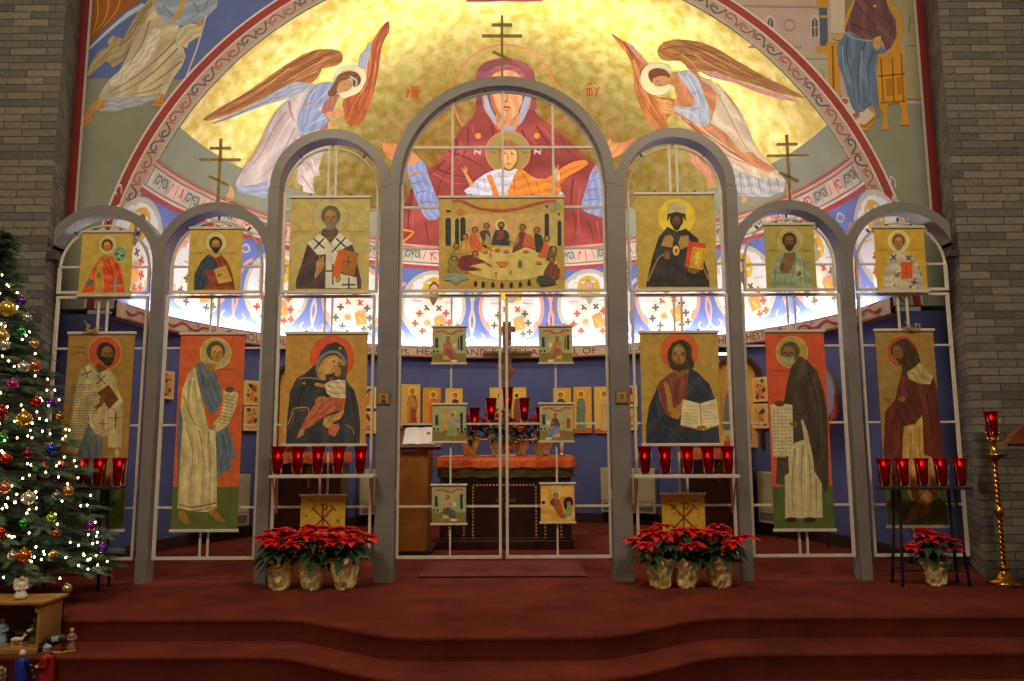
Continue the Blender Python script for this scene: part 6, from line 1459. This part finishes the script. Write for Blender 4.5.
obj('foliage',bm,M_need,tree); obj('branch',bmw,MATS['bark'],tree)
# ornaments
def surf(px,py,push=0.0):
    """point where the sight line meets the cone of the tree"""
    d=ray(px,py); best=None
    for i in range(400):
        t=4.6+i*.005; p=CAM+d*t
        if p.z<0.05 or p.z>ztip: continue
        if math.hypot(p.x-TX,p.y-TY)<rad(p.z)+.11+push: return p
    t=(TY-.1)/d.y; return CAM+d*t
orn=[(1,276+60,8,'yellow gold',(214,176,80)),(21.5,301,5,'violet',(110,40,170)),(21,331,4.5,'bright green',(40,160,70)),(7,309,9,'large gold',(222,190,90)),(4,345,6,'silver',(190,200,196)),(27,318,5,'silver blue',(160,176,186)),(34,344,5,'champagne',(206,160,110)),
(34,366,7,'copper striped',(186,120,84)),(23.5,367,6,'silver',(206,206,196)),(12.5,384,5.5,'magenta',(190,40,160)),(1,412,6.5,'dark red',(150,24,20)),(36,402,5.5,'red',(176,30,22)),(51,403,4.5,'violet',(100,40,160)),(24,419,8,'faceted gold',(206,160,80)),(59,417,5,'dark gold',(150,112,50)),(2,438,5.5,'green',(40,150,60)),
(27,454,5,'wine red',(130,40,44)),(51,449,5,'royal blue',(30,70,190)),(5.5,459,5,'scarlet',(190,34,22)),(4,488,6.5,'rose copper',(206,130,100)),(68,491,5.5,'apricot',(206,150,90)),(28.5,498,7,'pearl white',(226,222,206)),(51,518,5,'lime green',(150,190,80)),(23,523,4,'emerald green',(30,170,60)),(1,533,5,'red',(180,26,20)),(90,526,5,'purple',(140,30,150)),(103,548,4.5,'deep violet',(100,30,170)),(24,556,7,'burnt orange',(206,110,30)),(53,554,4,'pale gold',(206,184,110)),(12,556,5,'clear silver',(190,180,160)),(67,589,5,'gold and white',(190,180,120)),(56,484+12,5,'grey silver',(120,136,150)),(56,533,4,'copper',(176,90,40))]
where=lambda x,y: ('low' if y>520 else 'in the middle' if y>400 else 'high')+(' near the right edge' if x>45+ (0 if y>480 else -10) else ' towards the left edge' if x<12 else '')
seen={}
for (px,py,r,nm,col) in orn:
    p=surf(px,py); rr=r*p.y/751.6*.95
    k=f'{nm} ball ornament {where(px,py)} of the Christmas tree'.replace('  ',' '); k=k.replace('in the middle of','midway up').replace('low of','low on').replace('high of','high on').replace('edge of the','edge of the')
    t=thing('ball_ornament',k,'ornament',p,R.uniform(0,3),'ball ornaments on the tree')
    bm=B(); ball(bm,(0,0,0),rr,18); obj('ball',bm,mat('orn_'+nm.replace(' ','_'),col,.18,.75),t)
    bm=B(); lathe(bm,[(0,rr*.9),(rr*.25,rr*.92),(rr*.25,rr*1.15),(0,rr*1.15)],(0,0,0),10); tube(bm,[(rr*.12*math.cos(a),0,rr*1.25+rr*.15*math.sin(a)) for a in [i*PI/4 for i in range(8)]],.0015,4,closed=True); obj('cap',bm,M_brass,t)
    seen[k]=seen.get(k,0)+1
# string of lights
M_bulb=mat('warm_bulb',(255,240,210),.4,emit=(255,218,150),estr=16)
st=thing('string_lights','string of warm white mini lights wound round the Christmas tree','lights',(TX,TY,0))
pts=[]; Nb=430
for i in range(Nb):
    u=(i+.5)/Nb; z=.24+(ztip-.28)*(1-math.sqrt(1-u*.985)); a=R.uniform(-PI*.95,.02); r=rad(z)+R.uniform(.06,.13)
    pts.append(Vector((r*math.cos(a),r*math.sin(a),z+R.uniform(-.04,.04))))
proto=None; rest=B(); vis=[p for p in pts]
vis.sort(key=lambda p: -(p.x)); near=vis
for i,p in enumerate(near):
    if i<100:
        if proto is None:
            bm=B(); ball(bm,(0,0,0),.0062,8,sc=(1,1,1.3)); proto=obj('light_bulb',bm,M_bulb,st); o=proto
        else: o=proto.copy(); C.objects.link(o); o.parent=st
        o.location=p
    else: ball(rest,p,.0062,8,sc=(1,1,1.3))
o=obj('light_bulb',rest,M_bulb,st); o['kind']='stuff'
bm=B()
srt=sorted(pts,key=lambda p:p.z)
for a_,b_ in zip(srt[::2],srt[1::2]):
    if (a_-b_).length<.9: tube(bm,[a_,(a_+b_)/2-Vector((0,0,.03)),b_],.0025,4,caps=False)
obj('cable',bm,mat('green_cable',(24,50,32),.6),st)
# ================================================================== NATIVITY
SY=5.03; SX=on_y(38.5,640,SY).x; SZ=-.15
M_pine=mat('stable_wood',(176,130,66),.55,noise=(140,98,46),scale=7)
zr=on_y(40,604.5,SY).z; W=.62
t=thing('nativity_stable','small open wooden stable on the carpeted step at the lower left','stable',(SX,SY,SZ)); h=zr-SZ
bm=B(); bbox(bm,-.02,0,.0,.26,0,h,.002); [box(bm,-.001,.001,.26*i/6-.001,.26*i/6+.001,.01,h-.01) for i in range(1,6)]; obj('side_wall',bm,M_pine,t)
bm=B(); bbox(bm,-W,-W+.02,.0,.26,0,h,.002); obj('side_wall',bm,M_pine,t)
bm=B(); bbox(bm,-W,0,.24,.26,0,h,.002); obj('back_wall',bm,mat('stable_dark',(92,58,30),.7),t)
bm=B(); bbox(bm,-W-.02,.025,-.02,.265,h,h+.018,.003); obj('roof',bm,M_pine,t)
bm=B(); bbox(bm,-W,-.0,-.012,.24,0,.03,.003); obj('floor_board',bm,M_pine,t)
bm=B(); bbox(bm,-.035,-.02,-.004,.016,h-.05,h,.002); obj('corner_block',bm,M_pine,t)
def skinm(): return mat('painted_skin',(206,160,124),.5)
def figurine(loc,label,robe,cloak,hair,h=.2,rz=0,wings=False,kneel=False,turban=None,robe2=None,base=True,lamb=False):
    t=thing('figurine',label,'figurine',loc,rz,'nativity figures'); s=h/.2; t.scale=(s,s,s)
    bm=B()
    prof=[(0,.006),(.034,.006),(.036,.03),(.030,.07),(.026,.10),(.030,.128),(.034,.148),(.026,.160),(.012,.166),(.010,.172),(0,.172)] if not kneel else [(0,.006),(.05,.006),(.052,.03),(.036,.06),(.026,.08),(.030,.105),(.034,.125),(.024,.138),(.011,.144),(.010,.15),(0,.15)]
    lathe(bm,prof,(0,0,0),20,jit=lambda i,k: .0025*math.sin(k*2.6) if i in (1,2,3) else 0)
    zs=.148 if not kneel else .124
    for sg in (-1,1): tube(bm,[(sg*.030,0,zs),(sg*.040,-.014,zs-.035),(sg*.014,-.038,zs-.038)],[.011,.0105,.008],8)
    obj('robe',bm,robe,t)
    hz=.188 if not kneel else .166
    bm=B(); ball(bm,(0,-.002,hz),.0165,14,sc=(.9,1,1.15)); ball(bm,(0,-.019,hz-.001),.0035,6); tube(bm,[(0,0,hz-.02),(0,0,hz-.01)],.008,8)
    for sg in (-1,1): ball(bm,(sg*.0145,0,hz),.0045,6)
    obj('head',bm,skinm(),t)
    for sg in (-1,1): bm=B(); ball(bm,(sg*.010,-.042,zs-.037),.0075,8,sc=(.8,1.2,1)); obj('hand',bm,skinm(),t)
    bm=B()
    for sg in (-1,1): ball(bm,(sg*.006,-.0165,hz+.003),.0019,6)
    obj('eyes',bm,mat('dark_paint',(30,22,20),.4),t)
    bm=B(); 
    if turban: ball(bm,(0,.001,hz+.012),.021,14,sc=(1,1,.62)); ball(bm,(0,-.004,hz+.022),.009,8)
    else: ball(bm,(0,.005,hz+.005),.0185,14,sc=(.95,.95,1.05)); tube(bm,[(0,.014,hz),(0,.018,hz-.025)],.011,8)
    obj('headdress' if turban else 'hair',bm,turban or hair,t)
    if cloak:
        bm=B(); lathe(bm,[(.039,.012),(.038,.06),(.032,.11),(.037,.15),(.028,.166)],(0,.007,0),20)
        bmesh.ops.delete(bm,geom=[v for v in bm.verts if v.co.y<-.018],context='VERTS'); obj('cloak',bm,cloak,t)
    if wings:
        for sg in (-1,1):
            bm=B(); pts=[(0,.02,.125),(sg*.02,.03,.165),(sg*.045,.04,.17),(sg*.055,.045,.13),(sg*.05,.045,.08),(sg*.03,.035,.06),(sg*.01,.025,.09)]
            a=[bm.verts.new(p) for p in pts]; b=[bm.verts.new((p[0],p[1]+.006,p[2])) for p in pts]; bm.faces.new(a); bm.faces.new(b[::-1])
            for i in range(len(a)): bm.faces.new((a[i],b[i],b[(i+1)%len(a)],a[(i+1)%len(a)]))
            obj('wing',bm,robe,t)
    if lamb: bm=B(); ball(bm,(0,-.045,.115),.018,10,sc=(1.6,.8,.8)); ball(bm,(.028,-.05,.13),.009,8); obj('carried_lamb',bm,mat('wool_white',(214,206,190),.8),t)
    if base: bm=B(); lathe(bm,[(0,0),(.045,0),(.047,.006),(.04,.010),(0,.010)],(0,0,0),20,jit=lambda i,k: .004*math.sin(k*1.7) if i in(1,2) else 0); obj('base',bm,mat('mustard_base',(176,136,60),.6),t)
    return t
cw_=mat('porcelain_white',(220,214,204),.35); c_bl=mat('king_blue',(30,50,150),.4); c_rd=mat('king_red',(150,28,26),.4); c_br=mat('shepherd_brown',(110,84,60),.6); c_lb=mat('pale_blue_paint',(140,170,190),.5); c_gn=mat('olive_paint',(96,96,56),.6); h_br=mat('brown_hair_paint',(86,56,34),.6); h_yl=mat('blond_hair_paint',(190,140,60),.6); c_pk=mat('dusty_pink',(150,110,100),.6)
def at(px,py,Y,z=None): q=on_y(px,py,Y); return (q.x,Y,q.z if z is None else z)
figurine((at(20.5,600,SY+.08)[0],SY+.08,zr+.018),'white kneeling angel figurine with wings on the stable roof',cw_,None,h_yl,.155,.7,wings=True,kneel=True,base=False)
figurine((at(1.5,640,SY+.08)[0],SY+.08,SZ+.03),'pale blue robed figurine inside the stable, cut by the left edge',c_lb,None,h_br,.17,.3)
figurine((at(32,640,SY+.08)[0],SY+.10,SZ+.03),'shepherd figurine holding a white lamb inside the stable',c_gn,c_br,h_br,.165,-.3,lamb=True)
figurine((at(71,646,SY+.06)[0],SY+.06,SZ),'small blond shepherd boy figurine on the step right of the stable',c_pk,None,h_yl,.135,.6)
K_Z=-.32; KY=min(4.91,on_z(25,679,-.32).y)
figurine((at(22,670,KY)[0],KY,K_Z),'dark blue king figurine seen from behind with white collar, before the stable',c_bl,c_bl,cw_,.215,2.6,turban=None)
figurine((at(45.5,670,KY)[0],KY,K_Z),'stooping red-cloaked king figurine with pale blue turban, before the stable',c_rd,c_rd,h_br,.24,-.7,turban=c_lb)
figurine((at(1,675,KY)[0],KY-.0,K_Z),'brown and white figurine at the bottom left corner below the stable',c_br,cw_,h_br,.14,.4,kneel=True)
figurine((at(31,675,KY+.05)[0],KY+.06,K_Z),'small red-sleeved kneeling figurine between the two kings',c_br,c_rd,h_br,.10,1.2,kneel=True)
def beast(loc,label,body,h,L,rz,neckup=.5,hump=False,rug=None,name='figurine',ears=.012,headdown=False):
    t=thing(name,label,'figurine',loc,rz,'nativity figures'); r=h*.17; lh=h*.5
    bm=B(); tube(bm,[(-L*.5,0,h*.62),(-L*.3,0,h*.66),(0,0,h*(.70 if hump else .64)),(L*.28,0,h*.64),(L*.42,0,h*.68)],[r*.7,r*1.05,r*1.1,r*1.0,r*.75],10)
    nz=h*(.45 if headdown else 1.0); tube(bm,[(L*.36,0,h*.66),(L*.52,0,(h*.7+nz)/2),(L*.6,0,nz)],[r*.75,r*.5,r*.42],8); tube(bm,[(L*.57,0,nz+.002),(L*.68,0,nz-.004),(L*.78,0,nz-r*.5)],[r*.48,r*.42,r*.26],8)
    for sg in (-1,1):
        tube(bm,[(L*.56,sg*r*.3,nz+r*.3),(L*.54,sg*r*.7,nz+r*.9)],[r*.18,r*.05],6)
        for x,k in ((L*.30,1),(-L*.38,-1)): tube(bm,[(x,sg*r*.55,h*.6),(x+k*r*.15,sg*r*.6,h*.3),(x-k*r*.1,sg*r*.6,h*.12),(x,sg*r*.6,.006)],[r*.45,r*.26,r*.2,r*.22],7)
    tube(bm,[(-L*.5,0,h*.66),(-L*.6,0,h*.5),(-L*.6,0,h*.34)],[r*.2,r*.12,r*.1],6); obj('body',bm,body,t)
    if rug: bm=B(); lathe(bm,[(r*1.25,-L*.16),(r*1.28,0),(r*1.25,L*.16)],(0,0,0),20); bmesh.ops.delete(bm,geom=[v for v in bm.verts if v.co.x>r*.75],context='VERTS'); bmesh.ops.transform(bm,matrix=Matrix.Translation((-L*.05,0,h*.63))@Matrix.Rotation(PI/2,4,'Y'),verts=bm.verts[:]); obj('blanket',bm,rug,t)
    bm=B(); lathe(bm,[(0,-.001),(L*.5,-.001),(L*.5,.006),(0,.006)],(0,0,0),20); bmesh.ops.scale(bm,vec=(1.2,.5,1),verts=bm.verts[:]); obj('base',bm,MATS['mustard_base'],t)
beast((at(18.5,640,SY+.05)[0],SY+.04,SZ+.03),'small white sheep figurine inside the stable',mat('wool_white',(214,206,190),.8),.075,.07,.2)
beast((at(12,640,SY+.05)[0],SY+.15,SZ+.03),'grey-brown donkey figurine lying behind the sheep in the stable',mat('donkey_grey',(120,104,84),.7),.10,.12,3.0)
beast((at(55,646,SY+.02)[0],SY+.02,SZ),'dark brown camel figurine with pale blue blanket before the stable side',mat('camel_brown',(62,44,34),.6),.135,.125,3.3,hump=True,rug=c_lb,headdown=True)
LN,LS,LC=375,92,132
# ================================================================== CAMERA + LIGHT
cd=bpy.data.cameras.new('camera'); cam=bpy.data.objects.new('camera',cd); C.objects.link(cam)
cd.sensor_fit='HORIZONTAL'; cd.sensor_width=36; cd.lens=F*36/1024; cd.clip_end=100; cd.clip_start=.05
def basis(x,y):
    c,s=math.cos(RO),math.sin(RO); x,y=x*c-y*s,x*s+y*c
    d=(x,-y*math.sin(TH),y*math.cos(TH)); c,s=math.cos(PSI),math.sin(PSI)
    return Vector((d[0]*c+d[1]*s,-d[0]*s+d[1]*c,d[2]))
rx,uy=basis(1,0),basis(0,1); bz=rx.cross(uy)
Mx=Matrix((rx,uy,bz)).transposed().to_4x4(); Mx.translation=CAM; cam.matrix_world=Mx
bpy.context.scene.camera=cam
sc=bpy.context.scene; sc.view_settings.view_transform='Standard'; sc.view_settings.look='None'; sc.view_settings.gamma=1; sc.view_settings.exposure=0
try: sc.view_settings.use_curve_mapping=False
except: pass
w=bpy.data.worlds.new('dim_nave'); sc.world=w; w.use_nodes=True
w.node_tree.nodes['Background'].inputs[0].default_value=(1,.82,.6,1); w.node_tree.nodes['Background'].inputs[1].default_value=.10
def area(name,loc,target,sx,sy,power,col,spread=PI):
    l=bpy.data.lights.new(name,'AREA'); l.shape='RECTANGLE'; l.size=sx; l.size_y=sy; l.energy=power; l.color=col; l.spread=spread
    o=bpy.data.objects.new(name,l); C.objects.link(o); o.location=loc
    o.rotation_euler=(Vector(target)-Vector(loc)).to_track_quat('-Z','Y').to_euler(); return o
area('nave_lamp',(-2.6,1.5,6.6),(-1.6,6.8,1.2),1.6,1.6,LN*.5,(1,.80,.56))
area('nave_lamp',(2.6,1.5,6.6),(1.6,6.8,1.2),1.6,1.6,LN*.5,(1,.80,.56))
area('sanctuary_lamp',(0,8.0,5.95),(0,9.6,0),2.2,.5,LS,(1,.86,.68))
# cove tubes
bm=B(); n=28
M_cove=mat('cove_tube',(255,255,255),.5,emit=(255,246,226),estr=LC)
for k in range(n):
    a0=-PI/2+.08+(PI-.16)*k/n; a1=-PI/2+.08+(PI-.16)*(k+.96)/n
    tube(bm,[(3.855*math.sin(a),DC.y+3.855*math.cos(a),2.515) for a in (a0,(a0+a1)/2,a1)],.016,6)
tag(obj('cove_lighting',bm,M_cove),'strip of tube lamps hidden behind the inscribed cornice','light')
